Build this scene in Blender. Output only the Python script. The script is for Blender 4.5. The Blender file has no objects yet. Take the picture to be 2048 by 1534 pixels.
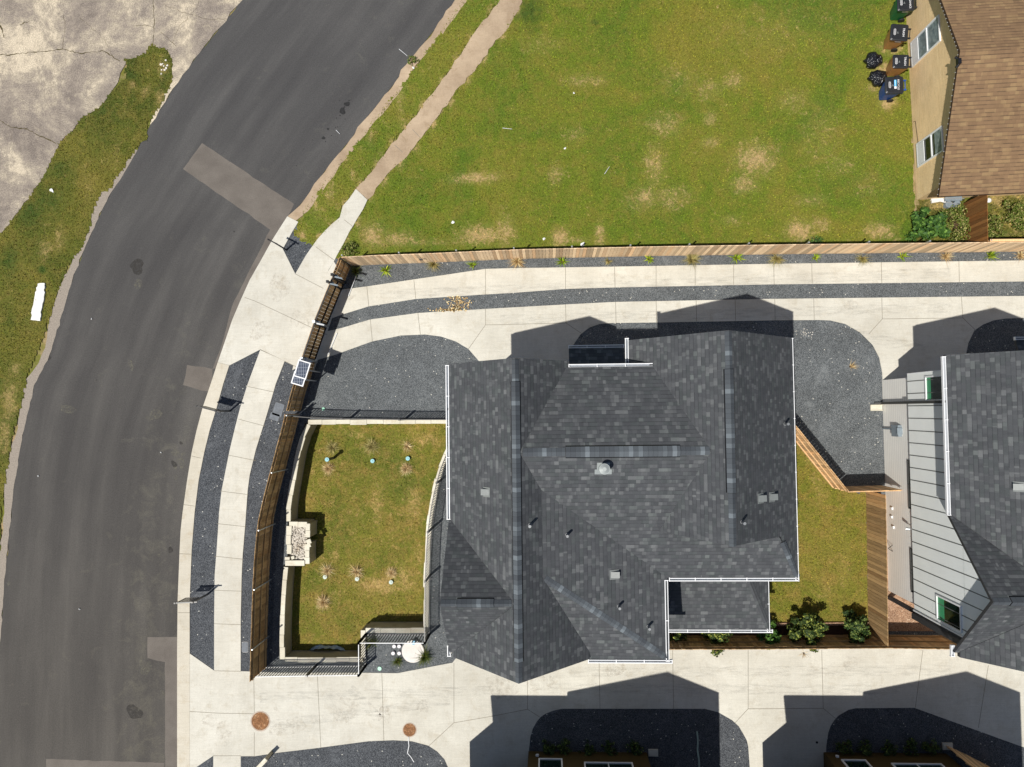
import bpy, math, random
import numpy as np
from mathutils import Vector, Matrix
from mathutils.geometry import tessellate_polygon
random.seed(7)
rng = np.random.default_rng(11)
SC = bpy.context.scene
COL = SC.collection
rad = math.radians

# ------------------------------------------------------------------ camera
H = 32.0                       # flight height of the drone in metres
F = 1500.0                     # focal length in photo pixels (photo is 2048 wide)
NT = Vector((70.73 / 1500, -54.12 / 1500, -1)).normalized()
R0 = NT.rotation_difference(Vector((0, 0, -1))).to_matrix()
ROLL = Matrix.Rotation(-0.0122, 3, 'Z')
R = ROLL @ R0


def G(px, py, z=0.0):
    """point of the photo -> plan position of that point when it lies at height z"""
    r = R @ Vector(((px - 1024) / F, -(py - 767) / F, -1))
    t = (H - z) / -r.z
    return (r.x * t, r.y * t)


cam = bpy.data.cameras.new('camera')
co = bpy.data.objects.new('camera', cam)
COL.objects.link(co)
cam.sensor_width = 36
cam.lens = 36 * F / 2048
cam.clip_start = 0.5
cam.clip_end = 2000
co.matrix_world = Matrix.Translation((0, 0, H)) @ R.to_4x4()
SC.camera = co

# ------------------------------------------------------------------ light
SX, SY = 0.33, 0.275            # shadow displacement per metre of height
w = bpy.data.worlds.new('World')
SC.world = w
w.use_nodes = True
nt = w.node_tree
nt.nodes.clear()
sky = nt.nodes.new('ShaderNodeTexSky')
sky.sky_type = 'NISHITA'
sky.sun_disc = False
sky.sun_elevation = math.atan2(1, math.hypot(SX, SY))
sky.sun_rotation = math.atan2(-SX, -SY) % (2 * math.pi)
bg = nt.nodes.new('ShaderNodeBackground')
bg.inputs['Strength'].default_value = 0.068
wo = nt.nodes.new('ShaderNodeOutputWorld')
nt.links.new(sky.outputs[0], bg.inputs[0])
nt.links.new(bg.outputs[0], wo.inputs[0])
sun = bpy.data.lights.new('sun', 'SUN')
sun.energy = 4.9
sun.angle = rad(0.53)
sun.color = (1.0, 0.958, 0.885)
so = bpy.data.objects.new('sun', sun)
COL.objects.link(so)
so.rotation_euler = Vector((SX, SY, -1)).to_track_quat('-Z', 'Y').to_euler()
so.location = (-20, -17, 60)
SC.view_settings.view_transform = 'Standard'
SC.view_settings.look = 'None'
SC.view_settings.exposure = 0.0
SC.view_settings.gamma = 1.0

# ------------------------------------------------------------------ node helpers


class NB:
    def __init__(self, name):
        self.m = bpy.data.materials.new(name)
        self.m.use_nodes = True
        self.t = self.m.node_tree
        self.t.nodes.clear()
        self.out = self.t.nodes.new('ShaderNodeOutputMaterial')
        self.b = self.t.nodes.new('ShaderNodeBsdfPrincipled')
        self.t.links.new(self.b.outputs[0], self.out.inputs[0])
        self.b.inputs['Roughness'].default_value = 0.85
        self.b.inputs['Specular IOR Level'].default_value = 0.25

    def put(self, sock, v):
        if v is None:
            return
        if isinstance(v, bpy.types.NodeSocket):
            self.t.links.new(v, sock)
        elif isinstance(v, (tuple, list)):
            v = tuple(v)
            try:
                n = len(sock.default_value)
            except TypeError:
                n = 1
            if n == 4 and len(v) == 3:
                v = v + (1,)
            sock.default_value = v if n > 1 else v[0]
        else:
            try:
                sock.default_value = v
            except (TypeError, ValueError):
                sock.default_value = (v, v, v, 1)[:len(sock.default_value)]

    def obj(self):
        return self.t.nodes.new('ShaderNodeTexCoord').outputs['Object']

    def pos(self):
        return self.t.nodes.new('ShaderNodeNewGeometry').outputs['Position']

    def uv(self):
        n = self.t.nodes.new('ShaderNodeUVMap')
        n.uv_map = 'UVMap'
        return n.outputs[0]

    def attr(self, a):
        n = self.t.nodes.new('ShaderNodeAttribute')
        n.attribute_name = a
        return n.outputs['Fac']

    def sep(self, v):
        n = self.t.nodes.new('ShaderNodeSeparateXYZ')
        self.put(n.inputs[0], v)
        return n.outputs

    def comb(self, x=0.0, y=0.0, z=0.0):
        n = self.t.nodes.new('ShaderNodeCombineXYZ')
        for i, v in enumerate((x, y, z)):
            self.put(n.inputs[i], v)
        return n.outputs[0]

    def ma(self, op, a, b=0.0, c=None, clamp=False):
        n = self.t.nodes.new('ShaderNodeMath')
        n.operation = op
        n.use_clamp = clamp
        self.put(n.inputs[0], a)
        self.put(n.inputs[1], b)
        if c is not None:
            self.put(n.inputs[2], c)
        return n.outputs[0]

    def scale(self, v, s):
        n = self.t.nodes.new('ShaderNodeVectorMath')
        n.operation = 'MULTIPLY'
        self.put(n.inputs[0], v)
        self.put(n.inputs[1], s)
        return n.outputs[0]

    def noise(self, v, s, d=4, r=0.6, dist=0.0):
        n = self.t.nodes.new('ShaderNodeTexNoise')
        self.put(n.inputs['Vector'], v)
        n.inputs['Scale'].default_value = s
        n.inputs['Detail'].default_value = d
        n.inputs['Roughness'].default_value = r
        n.inputs['Distortion'].default_value = dist
        return n.outputs[0]

    def vor(self, v, s, feat='F1', out='Distance'):
        n = self.t.nodes.new('ShaderNodeTexVoronoi')
        n.feature = feat
        self.put(n.inputs['Vector'], v)
        n.inputs['Scale'].default_value = s
        return n.outputs[out]

    def wn(self, v):
        n = self.t.nodes.new('ShaderNodeTexWhiteNoise')
        n.noise_dimensions = '3D'
        self.put(n.inputs['Vector'], v)
        return n.outputs['Value']

    def ramp(self, f, stops, interp='LINEAR'):
        n = self.t.nodes.new('ShaderNodeValToRGB')
        self.put(n.inputs[0], f)
        cr = n.color_ramp
        cr.interpolation = interp
        while len(cr.elements) < len(stops):
            cr.elements.new(0.5)
        for e, (p, c) in zip(cr.elements, stops):
            e.position = p
            if not isinstance(c, (tuple, list)):
                c = (c, c, c)
            e.color = tuple(c) + (1,)
        return n.outputs[0]

    def mix(self, f, a, b, mode='MIX'):
        n = self.t.nodes.new('ShaderNodeMix')
        n.data_type = 'RGBA'
        n.blend_type = mode
        self.put(n.inputs[0], f)
        self.put(n.inputs[6], a)
        self.put(n.inputs[7], b)
        return n.outputs[2]

    def bump(self, h, s=0.5, d=0.02):
        n = self.t.nodes.new('ShaderNodeBump')
        n.inputs['Strength'].default_value = s
        n.inputs['Distance'].default_value = d
        self.put(n.inputs['Height'], h)
        self.t.links.new(n.outputs[0], self.b.inputs['Normal'])

    def col(self, c, rough=None, metal=None, spec=None):
        self.put(self.b.inputs['Base Color'], c)
        if rough is not None:
            self.put(self.b.inputs['Roughness'], rough)
        if metal is not None:
            self.put(self.b.inputs['Metallic'], metal)
        if spec is not None:
            self.put(self.b.inputs['Specular IOR Level'], spec)
        return self.m


def plain(name, c, rough=0.6, metal=0.0, var=0.12, s=9.0, spec=0.4):
    n = NB(name)
    f = n.noise(n.obj(), s, 5)
    lo = tuple(x * (1 - var) for x in c)
    hi = tuple(min(1, x * (1 + var)) for x in c)
    return n.col(n.ramp(f, [(0.3, lo), (0.7, hi)]), rough, metal, spec)


# ---- asphalt
n = NB('asphalt')
p = n.pos()
ru, rv, _ = n.sep(n.uv())
f1 = n.noise(p, 0.16, 5, 0.6, 0.6)
f2 = n.noise(n.comb(n.ma('MULTIPLY', ru, 9.0), n.ma('MULTIPLY', rv, 0.12), 0), 1.0, 4, 0.5)
f5 = n.noise(n.comb(n.ma('MULTIPLY', ru, 90.0), n.ma('MULTIPLY', rv, 0.5), 0), 1.0, 3, 0.6)
f3 = n.noise(p, 24, 5, 0.9)
f4 = n.noise(p, 1.3, 7, 0.75, 0.5)
c = n.ramp(n.ma('ADD', n.ma('MULTIPLY', f1, 0.35), n.ma('MULTIPLY', f2, 0.65)), [(0.36, (0.056, 0.053, 0.051)), (0.50, (0.068, 0.0645, 0.061)), (0.66, (0.090, 0.085, 0.079))])
c = n.mix(1.0, c, n.ramp(f5, [(0.3, 0.965), (0.7, 1.035)]), 'MULTIPLY')
# dried mud gathers on the kerb side of the lane
side = n.ramp(ru, [(0.55, 0.0), (0.80, 0.16), (0.97, 0.10)])
lowy = n.ramp(n.ma('ADD', n.ma('MULTIPLY', n.sep(p)[1], 0.04), 0.5), [(0.05, 1.0), (0.55, 0.6), (0.8, 0.3)])
th = n.ma('ADD', f4, n.ma('MULTIPLY', side, lowy))
c = n.mix(n.ramp(th, [(0.60, 0.0), (0.82, 0.42)]), c, (0.145, 0.137, 0.108))
c = n.mix(1.0, c, n.ramp(n.ma('ADD', n.ma('MULTIPLY', n.sep(p)[1], 0.03), 0.5), [(0.1, (1.02, 0.99, 0.94)), (0.9, (0.97, 1.0, 1.05))]), 'MULTIPLY')
c = n.mix(1.0, c, n.ramp(f3, [(0.3, 0.60), (0.7, 1.45)]), 'MULTIPLY')
spk = n.wn(n.comb(n.ma('FLOOR', n.ma('MULTIPLY', n.sep(p)[0], 26)), n.ma('FLOOR', n.ma('MULTIPLY', n.sep(p)[1], 26)), 0))
c = n.mix(n.ramp(spk, [(0.9975, 0.0), (0.998, 0.6)], 'CONSTANT'), c, (0.4, 0.39, 0.36))
n.bump(f3, 0.35, 0.01)
M_ASPHALT = n.col(c, 0.9)

n = NB('asphalt_patch')
p = n.pos()
c = n.ramp(n.noise(p, 1.3, 5), [(0.3, (0.118, 0.103, 0.090)), (0.7, (0.158, 0.140, 0.122))])
c = n.mix(1.0, c, n.ramp(n.noise(p, 30, 3, 0.8), [(0.3, 0.8), (0.7, 1.2)]), 'MULTIPLY')
M_PATCH = n.col(c, 0.9)

n = NB('oil_stain')
n.col(n.ramp(n.noise(n.pos(), 12, 3), [(0.3, 0.012), (0.7, 0.03)]), 0.45)
M_OIL = n.m
n = NB('faded_stain')
n.col((0.045, 0.042, 0.038), 0.8)
n.put(n.b.inputs['Alpha'], n.ramp(n.noise(n.pos(), 7, 5, 0.7), [(0.38, 0.15), (0.62, 0.75)]))
M_STAIN = n.m
n = NB('chalky_residue')
n.col((0.20, 0.19, 0.145), 0.9)
n.put(n.b.inputs['Alpha'], n.ramp(n.noise(n.pos(), 9, 6, 0.8), [(0.46, 0.0), (0.66, 0.7)]))
M_CHALK = n.m


def concrete(name, a, b, stain, crack=0.0):
    n = NB(name)
    p = n.pos()
    c = n.ramp(n.noise(p, 0.5, 7, 0.66, 0.3), [(0.36, a), (0.64, b)])
    # slabs poured on different days differ a little
    sl = n.wn(n.comb(n.ma('FLOOR', n.ma('MULTIPLY', n.ma('ADD', n.sep(p)[0], 0.35), 0.36)), n.ma('FLOOR', n.ma('MULTIPLY', n.sep(p)[1], 0.31)), 3.0))
    c = n.mix(1.0, c, n.ramp(n.noise(p, 0.17, 3, 0.5), [(0.35, 0.93), (0.65, 1.04)]), 'MULTIPLY')
    c = n.mix(n.ramp(n.noise(p, 1.7, 9, 0.8, 0.5), [(0.52, 0.0), (0.68, 0.6)]), c, stain)
    c = n.mix(n.ramp(n.noise(p, 0.7, 8, 0.78, 0.9), [(0.57, 0.0), (0.70, 0.35)]), c, tuple(x * 0.72 for x in a))
    sw = n.noise(n.scale(p, (1.0, 11.0, 1)), 1.6, 5, 0.7, 0.4)
    c = n.mix(1.0, c, n.ramp(sw, [(0.3, 0.93), (0.7, 1.05)]), 'MULTIPLY')
    sw2 = n.noise(n.scale(p, (9.0, 1.0, 1)), 1.3, 5, 0.7, 0.4)
    c = n.mix(1.0, c, n.ramp(sw2, [(0.3, 0.965), (0.7, 1.03)]), 'MULTIPLY')
    f3 = n.noise(p, 30, 4, 0.85)
    c = n.mix(1.0, c, n.ramp(f3, [(0.3, 0.86), (0.7, 1.12)]), 'MULTIPLY')
    n.bump(f3, 0.2, 0.004)
    return n.col(c, 0.85)


M_CONC = concrete('pale_concrete', (0.515, 0.492, 0.425), (0.605, 0.585, 0.515), (0.42, 0.375, 0.29))
M_CURB = concrete('curb_concrete', (0.50, 0.46, 0.375), (0.57, 0.53, 0.445), (0.40, 0.33, 0.22))
M_TAN = concrete('dusty_path_concrete', (0.33, 0.245, 0.165), (0.46, 0.355, 0.245), (0.26, 0.18, 0.105))
M_JOINT = plain('dark_joint_gap', (0.23, 0.205, 0.16), 0.9)  # plain darker colour of the joints between slabs

n = NB('old_weathered_pavement')
p = n.pos()
g = n.noise(p, 0.26, 8, 0.72, 0.25)
c = n.ramp(g, [(0.40, (0.18, 0.152, 0.130)), (0.48, (0.27, 0.230, 0.190)), (0.525, (0.36, 0.31, 0.24)), (0.56, (0.50, 0.43, 0.325)), (0.66, (0.56, 0.485, 0.37))])
c = n.mix(n.ramp(n.noise(p, 1.1, 9, 0.82, 0.3), [(0.50, 0.0), (0.62, 0.55)]), c, (0.185, 0.158, 0.138))
c = n.mix(n.ramp(n.noise(p, 2.6, 8, 0.85, 0.2), [(0.54, 0.0), (0.66, 0.5)]), c, (0.46, 0.40, 0.29))
f3 = n.noise(p, 22, 4, 0.85)
c = n.mix(1.0, c, n.ramp(f3, [(0.3, 0.42), (0.7, 1.6)]), 'MULTIPLY')
vc = n.vor(n.comb(n.ma('ADD', n.sep(p)[0], n.ma('MULTIPLY', n.noise(p, 1.1, 5), 2.2)), n.ma('ADD', n.sep(p)[1], n.ma('MULTIPLY', n.noise(p, 0.9, 5), 1.8)), 0), 0.33, 'DISTANCE_TO_EDGE')
msk = n.ma('MULTIPLY', n.ramp(vc, [(0.0, 0.5), (0.006, 0.0)]), n.ramp(n.noise(p, 0.6, 2), [(0.48, 0.0), (0.6, 1.0)]))
c = n.mix(msk, c, (0.10, 0.08, 0.06))
n.bump(f3, 0.6, 0.01)
M_OLD = n.col(c, 0.95)

n = NB('rough_road_shoulder')
p = n.pos()
c = n.ramp(n.noise(p, 18, 5, 0.85), [(0.3, (0.17, 0.145, 0.125)), (0.7, (0.38, 0.33, 0.27))])
n.bump(n.noise(p, 20, 4), 0.6, 0.015)
M_SHOULDER = n.col(c, 0.95)

n = NB('dusty_soil')
p = n.pos()
c = n.ramp(n.noise(p, 3, 7, 0.75), [(0.3, (0.26, 0.17, 0.09)), (0.7, (0.44, 0.32, 0.19))])
gr = n.ramp(n.noise(p, 1.4, 8, 0.8), [(0.35, (0.075, 0.105, 0.014)), (0.65, (0.17, 0.16, 0.03))])
c = n.mix(n.ramp(n.noise(p, 0.35, 7, 0.75), [(0.40, 0.15), (0.52, 1.0)]), c, gr)
M_SOIL = n.col(c, 0.95)


def gravel(name, d, m_, l, sp, thr=0.988):
    n = NB(name)
    p = n.pos()
    cell = n.vor(n.scale(p, (1, 1, 0.0)), 50, 'F1', 'Color')
    cv = n.sep(cell)[0]
    c = n.ramp(cv, [(0.0, d), (0.5, m_), (0.95, l)])
    big = n.noise(p, 0.9, 5, 0.6, 0.5)
    c = n.mix(1.0, c, n.ramp(big, [(0.3, 0.84), (0.7, 1.16)]), 'MULTIPLY')
    c = n.mix(1.0, c, n.ramp(n.vor(n.scale(p, (1, 1, 0)), 50), [(0.15, 1.15), (0.75, 0.6)]), 'MULTIPLY')
    c = n.mix(n.ramp(n.noise(p, 1.1, 7, 0.75, 0.7), [(0.55, 0.0), (0.72, 0.4)]), c, tuple(min(1, x * 1.15) for x in l))
    c2 = n.sep(n.vor(n.scale(p, (1, 1, 0.0)), 19, 'F1', 'Color'))[1]
    d2 = n.vor(n.scale(p, (1, 1, 0.0)), 19, 'F1')
    f = n.ma('MULTIPLY', n.ma('GREATER_THAN', c2, thr), n.ma('LESS_THAN', d2, 0.42))
    c = n.mix(f, c, sp)
    n.bump(n.vor(n.scale(p, (1, 1, 0)), 42), 0.9, -0.02)
    return n.col(c, 0.85)


M_GRAVEL = gravel('blue_grey_gravel', (0.060, 0.068, 0.074), (0.130, 0.142, 0.150), (0.235, 0.25, 0.255), (0.60, 0.58, 0.51), 0.990)
M_GRAVEL2 = gravel('dark_blue_gravel', (0.032, 0.036, 0.043), (0.080, 0.088, 0.100), (0.17, 0.18, 0.192), (0.62, 0.61, 0.55), 0.990)
M_PINK = gravel('pinkish_pea_gravel', (0.24, 0.13, 0.08), (0.42, 0.25, 0.15), (0.62, 0.42, 0.29), (0.7, 0.55, 0.4), 0.97)


def grassmat(name, tuft=False, g0=(0.074, 0.138, 0.009), g1=(0.120, 0.164, 0.012), g2=(0.178, 0.176, 0.021), dryc=(0.50, 0.34, 0.165), yel=(0.220, 0.170, 0.032), amt=0.5):
    n = NB(name)
    p = n.pos()
    big = n.noise(p, 0.20, 6, 0.62, 0.8)
    med = n.noise(p, 1.5, 7, 0.75, 0.6)
    fine = n.noise(p, 12, 4, 0.85)
    c = n.ramp(big, [(0.34, g0), (0.50, g1), (0.66, g2)])
    c = n.mix(n.ramp(med, [(0.44, 0.0), (0.64, amt)]), c, yel)
    a = n.attr('dry')
    nz = n.ma('ADD', n.ma('MULTIPLY', n.noise(p, 2.6, 8, 0.82, 1.0), 0.6), n.ma('MULTIPLY', n.noise(p, 9.0, 5, 0.85, 0.6), 0.4))
    c = n.mix(n.ma('MULTIPLY', a, 0.24), c, dryc)
    k = n.ma('ADD', n.ma('MULTIPLY', a, 0.70), n.ma('MULTIPLY', n.ma('SUBTRACT', nz, 0.5), 3.6))
    c = n.mix(n.ramp(k, [(0.30, 0.0), (0.66, 0.75)]), c, dryc)
    dk = n.attr('lush')
    k2 = n.ma('ADD', dk, n.ma('MULTIPLY', n.ma('SUBTRACT', n.noise(p, 3.0, 4, 0.8), 0.5), 1.4))
    c = n.mix(n.ramp(k2, [(0.35, 0.0), (0.85, 0.8)]), c, (0.038, 0.080, 0.012))
    r = n.attr('rnd') if tuft else fine
    c = n.mix(1.0, c, n.ramp(r, [(0.22, 0.42), (0.5, 0.98), (0.80, 1.65)]), 'MULTIPLY')
    if tuft:
        c = n.mix(1.0, c, (1.28, 1.26, 1.0), 'MULTIPLY')
    else:
        n.bump(n.noise(p, 20, 4, 0.8), 1.0, 0.05)
    return n.col(c, 0.8, spec=0.2)


M_GRASS = grassmat('lawn_grass')
M_TUFT = grassmat('lawn_grass_blades', True)
VC = dict(g0=(0.046, 0.072, 0.008), g1=(0.085, 0.105, 0.012), g2=(0.150, 0.140, 0.022), dryc=(0.40, 0.29, 0.12), yel=(0.20, 0.155, 0.035))
M_VERGE = grassmat('verge_grass', False, **VC)
M_VERGET = grassmat('verge_grass_blades', True, **VC)
YC = dict(g0=(0.080, 0.115, 0.010), g1=(0.135, 0.148, 0.015), g2=(0.20, 0.175, 0.028), dryc=(0.48, 0.32, 0.13), yel=(0.26, 0.175, 0.045), amt=0.7)
M_YARD = grassmat('yard_grass', False, **YC)
M_YARDT = grassmat('yard_grass_blades', True, **YC)


def shingle(name, cols, row=0.143, w1=0.26, w2=0.14, line=0.5, tint=None, lw=0.16):
    n = NB(name)
    u, v, _ = n.sep(n.uv())
    r = n.ma('FLOOR', n.ma('DIVIDE', v, row))
    off = n.wn(n.comb(r, 3.3, 0))
    ua = n.ma('FLOOR', n.ma('DIVIDE', n.ma('ADD', u, n.ma('MULTIPLY', off, 7.3)), w1))
    ub = n.ma('FLOOR', n.ma('DIVIDE', n.ma('ADD', u, n.ma('MULTIPLY', off, 3.1)), w2))
    ra = n.wn(n.comb(ua, r, 1.0))
    rb = n.wn(n.comb(ub, r, 5.0))
    t = n.ma('ADD', n.ma('MULTIPLY', ra, 0.42), n.ma('MULTIPLY', rb, 0.58))
    c = n.ramp(t, cols)
    if tint:
        c = n.mix(n.ramp(n.wn(n.comb(ua, r, 9.0)), [(0.55, 0.0), (0.9, 0.6)]), c, n.mix(1.0, c, tint, 'MULTIPLY'))
    big = n.noise(n.comb(n.ma('MULTIPLY', u, 2.2), n.ma('MULTIPLY', v, 0.5), n.sep(n.pos())[2]), 1.0, 6, 0.65)
    c = n.mix(1.0, c, n.ramp(big, [(0.32, 0.93), (0.68, 1.07)]), 'MULTIPLY')
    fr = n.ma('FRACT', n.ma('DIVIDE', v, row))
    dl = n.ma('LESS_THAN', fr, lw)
    # butt edge shadow painted as a dark line, stronger under some tabs
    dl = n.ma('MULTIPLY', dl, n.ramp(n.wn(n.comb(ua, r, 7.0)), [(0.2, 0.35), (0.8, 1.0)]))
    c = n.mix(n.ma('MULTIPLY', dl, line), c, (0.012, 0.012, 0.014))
    g = n.noise(n.pos(), 60, 2, 0.8)
    c = n.mix(1.0, c, n.ramp(g, [(0.3, 0.86), (0.7, 1.16)]), 'MULTIPLY')
    n.bump(n.ma('SUBTRACT', n.ma('MULTIPLY', n.wn(n.comb(ua, r, 2.0)), 0.5), fr), 0.35, 0.012)
    return n.col(c, 0.9, spec=0.25)


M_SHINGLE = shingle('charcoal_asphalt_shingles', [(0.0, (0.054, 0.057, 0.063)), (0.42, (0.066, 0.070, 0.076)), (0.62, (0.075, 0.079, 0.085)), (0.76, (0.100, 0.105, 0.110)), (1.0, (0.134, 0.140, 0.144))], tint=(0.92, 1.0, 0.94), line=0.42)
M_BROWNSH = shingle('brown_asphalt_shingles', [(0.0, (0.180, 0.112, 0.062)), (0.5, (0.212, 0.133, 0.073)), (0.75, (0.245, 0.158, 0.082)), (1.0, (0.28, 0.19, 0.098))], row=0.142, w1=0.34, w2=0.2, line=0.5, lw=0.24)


def capmat(name, a, b, c_):
    n = NB(name)
    u, v, _ = n.sep(n.uv())
    r = n.ma('FLOOR', n.ma('DIVIDE', u, 0.15))
    r2 = n.ma('FLOOR', n.ma('DIVIDE', u, 0.45))
    t = n.ma('ADD', n.ma('MULTIPLY', n.wn(n.comb(r, 1.5, 0)), 0.6), n.ma('MULTIPLY', n.wn(n.comb(r2, 4.5, 0)), 0.4))
    c = n.ramp(t, [(0.2, a), (0.6, b), (0.85, c_)])
    c = n.mix(n.ma('MULTIPLY', n.ma('LESS_THAN', n.ma('FRACT', n.ma('DIVIDE', u, 0.15)), 0.1), 0.35), c, (0.02, 0.02, 0.022))
    c = n.mix(1.0, c, n.ramp(n.noise(n.pos(), 50, 3, 0.8), [(0.3, 0.88), (0.7, 1.14)]), 'MULTIPLY')
    return n.col(c, 0.9)


M_CAP = capmat('ridge_cap_shingles', (0.062, 0.070, 0.080), (0.090, 0.103, 0.115), (0.15, 0.172, 0.19))


def siding(name, c, axis_v, sp, line, var=0.06):
    """board siding: lines by UV (v up the wall)"""
    n = NB(name)
    u, v, _ = n.sep(n.uv())
    q = v if axis_v else u
    fr = n.ma('FRACT', n.ma('DIVIDE', q, sp))
    k = n.ma('LESS_THAN', fr, line / sp)
    cc = n.ramp(n.noise(n.pos(), 1.5, 5), [(0.3, tuple(x * (1 - var) for x in c)), (0.7, tuple(x * (1 + var) for x in c))])
    cc = n.mix(n.ma('MULTIPLY', k, 0.6), cc, tuple(x * 0.25 for x in c))
    n.bump(fr, 0.4, 0.01)
    return n.col(cc, 0.7)


M_LAP = siding('grey_lap_siding', (0.88, 0.87, 0.82), True, 0.16, 0.012, 0.03)
M_PANEL = siding('pale_grey_panel_siding', (0.84, 0.87, 0.85), False, 50, 0.0, 0.03)
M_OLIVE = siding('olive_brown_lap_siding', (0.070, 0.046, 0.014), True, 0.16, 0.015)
M_BROWNWALL = None
n = NB('tan_ribbed_stucco_board')
u, v, _ = n.sep(n.uv())
fr = n.noise(n.comb(n.ma('MULTIPLY', u, 1.0), n.ma('MULTIPLY', v, 22.0), 0), 1.0, 3, 0.8)
c = n.ramp(fr, [(0.3, (0.72, 0.50, 0.26)), (0.7, (0.92, 0.70, 0.41))])
c = n.mix(1.0, c, n.ramp(n.noise(n.pos(), 1.2, 5), [(0.3, 0.9), (0.7, 1.08)]), 'MULTIPLY')
c = n.mix(1.0, c, n.ramp(n.noise(n.pos(), 30, 3, 0.8), [(0.3, 0.8), (0.7, 1.18)]), 'MULTIPLY')
M_BROWNWALL = n.col(c, 0.9)

M_WHITE = plain('white_painted_metal', (0.80, 0.81, 0.82), 0.4, 0, 0.04)
M_WHITED = plain('white_trim_and_rail_glint', (0.72, 0.73, 0.74), 0.5, 0, 0.05)
M_GALV = plain('galvanised_steel', (0.52, 0.54, 0.55), 0.38, 0.6, 0.2, 25)
M_BLACK = plain('black_powder_coat', (0.012, 0.012, 0.014), 0.35, 0.0, 0.2)
M_BLACKR = plain('black_rail_paint', (0.02, 0.02, 0.025), 0.3, 0.0, 0.2)
M_DARKPIPE = plain('dark_downspout', (0.045, 0.045, 0.042), 0.5)
M_SLOT = plain('gutter_inner_grey', (0.30, 0.33, 0.37), 0.5)
M_DARKTRIM = plain('dark_fascia', (0.05, 0.028, 0.022), 0.6)
M_VENTD = plain('weathered_box_vent', (0.21, 0.225, 0.22), 0.5, 0.1, 0.1)
M_FASCIA = plain('charcoal_fascia', (0.035, 0.036, 0.04), 0.6)
M_GREYBOX = plain('blue_grey_metal_box', (0.20, 0.24, 0.27), 0.5)
M_VENT = plain('light_grey_vent_metal', (0.30, 0.325, 0.32), 0.45, 0.2, 0.1)

n = NB('tinted_window_glass')
n.col((0.006, 0.018, 0.014), 0.06, 0.0, 0.6)
M_GLASS = n.m
n = NB('green_window_film')
n.col((0.05, 0.30, 0.14), 0.3)
M_GREENG = n.m
n = NB('blue_grey_window_glass')
c = n.ramp(n.noise(n.obj(), 6, 4), [(0.35, (0.12, 0.16, 0.17)), (0.7, (0.28, 0.34, 0.34))])
n.col(c, 0.15)
M_GLASSB = n.m


def wood(name, a, b, knots=0.5):
    n = NB(name)
    p = n.obj()
    r = n.attr('rnd')
    g = n.noise(n.scale(p, (9, 9, 0.7)), 3.0, 5, 0.7, 0.6)
    c = n.ramp(g, [(0.3, a), (0.7, b)])
    c = n.mix(1.0, c, n.ramp(r, [(0.0, 0.68), (0.5, 1.0), (1.0, 1.42)]), 'MULTIPLY')
    c = n.mix(n.ramp(n.wn(n.comb(r, 2.0, 4.0)), [(0.6, 0.0), (1.0, 0.5)]), c, n.mix(1.0, c, (1.1, 0.86, 0.66), 'MULTIPLY'))
    n.bump(g, 0.3, 0.004)
    return n.col(c, 0.85)


M_CEDAR = wood('weathered_cedar', (0.68, 0.48, 0.29), (0.88, 0.68, 0.45))
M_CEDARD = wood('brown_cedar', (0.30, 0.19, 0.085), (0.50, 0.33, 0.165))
M_CEDARO = wood('orange_cedar', (0.50, 0.31, 0.15), (0.78, 0.52, 0.28))
M_CEDARB = wood('stained_brown_boards', (0.20, 0.09, 0.025), (0.29, 0.14, 0.048))
M_STONE = concrete('cream_limestone', (0.56, 0.52, 0.42), (0.72, 0.69, 0.58), (0.45, 0.36, 0.22))
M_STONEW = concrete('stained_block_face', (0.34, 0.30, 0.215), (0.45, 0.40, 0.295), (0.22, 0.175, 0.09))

n = NB('rusty_cast_iron')
p = n.obj()
v1 = n.vor(n.scale(p, (1, 1, 0)), 17)
c = n.ramp(n.noise(p, 6, 6, 0.75), [(0.32, (0.20, 0.085, 0.035)), (0.55, (0.34, 0.17, 0.08)), (0.72, (0.52, 0.36, 0.22))])
c = n.mix(n.ramp(v1, [(0.3, 0.0), (0.55, 0.5)]), c, (0.09, 0.045, 0.02))
n.bump(v1, 0.6, 0.01)
M_RUST = n.col(c, 0.9)


def leafmat(name, a, b, c_):
    n = NB(name)
    r = n.attr('rnd')
    c = n.ramp(r, [(0.0, a), (0.6, b), (0.92, c_), (1.0, tuple(min(1, x * 1.6) for x in c_))])
    n.b.inputs['Transmission Weight'].default_value = 0.0
    return n.col(c, 0.62, spec=0.22)


M_LEAF = leafmat('dark_green_leaves', (0.012, 0.030, 0.008), (0.034, 0.065, 0.014), (0.13, 0.17, 0.04))
M_LEAFY = leafmat('yellow_flecked_leaves', (0.012, 0.028, 0.006), (0.036, 0.062, 0.012), (0.22, 0.25, 0.05))
M_LEAFB = leafmat('glossy_bright_leaves', (0.02, 0.055, 0.012), (0.05, 0.12, 0.02), (0.11, 0.2, 0.035))
M_YUCCA = leafmat('lime_spiky_leaves', (0.10, 0.17, 0.012), (0.22, 0.33, 0.015), (0.42, 0.48, 0.04))
M_OGRASS = leafmat('green_ornamental_grass', (0.03, 0.055, 0.008), (0.07, 0.10, 0.015), (0.19, 0.19, 0.04))
M_OLIVEG = leafmat('olive_ornamental_grass', (0.16, 0.15, 0.045), (0.32, 0.28, 0.10), (0.55, 0.45, 0.19))
M_STRAW = leafmat('dry_straw_grass', (0.30, 0.19, 0.08), (0.58, 0.41, 0.19), (0.85, 0.68, 0.38))
M_WEED = leafmat('mixed_weeds', (0.06, 0.09, 0.014), (0.13, 0.18, 0.025), (0.30, 0.26, 0.10))
M_BARK = plain('brown_bark', (0.09, 0.055, 0.03), 0.9)


def plastic(name, c, r=0.45):
    return plain(name, c, r, 0, 0.15, 7, 0.5)


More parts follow.
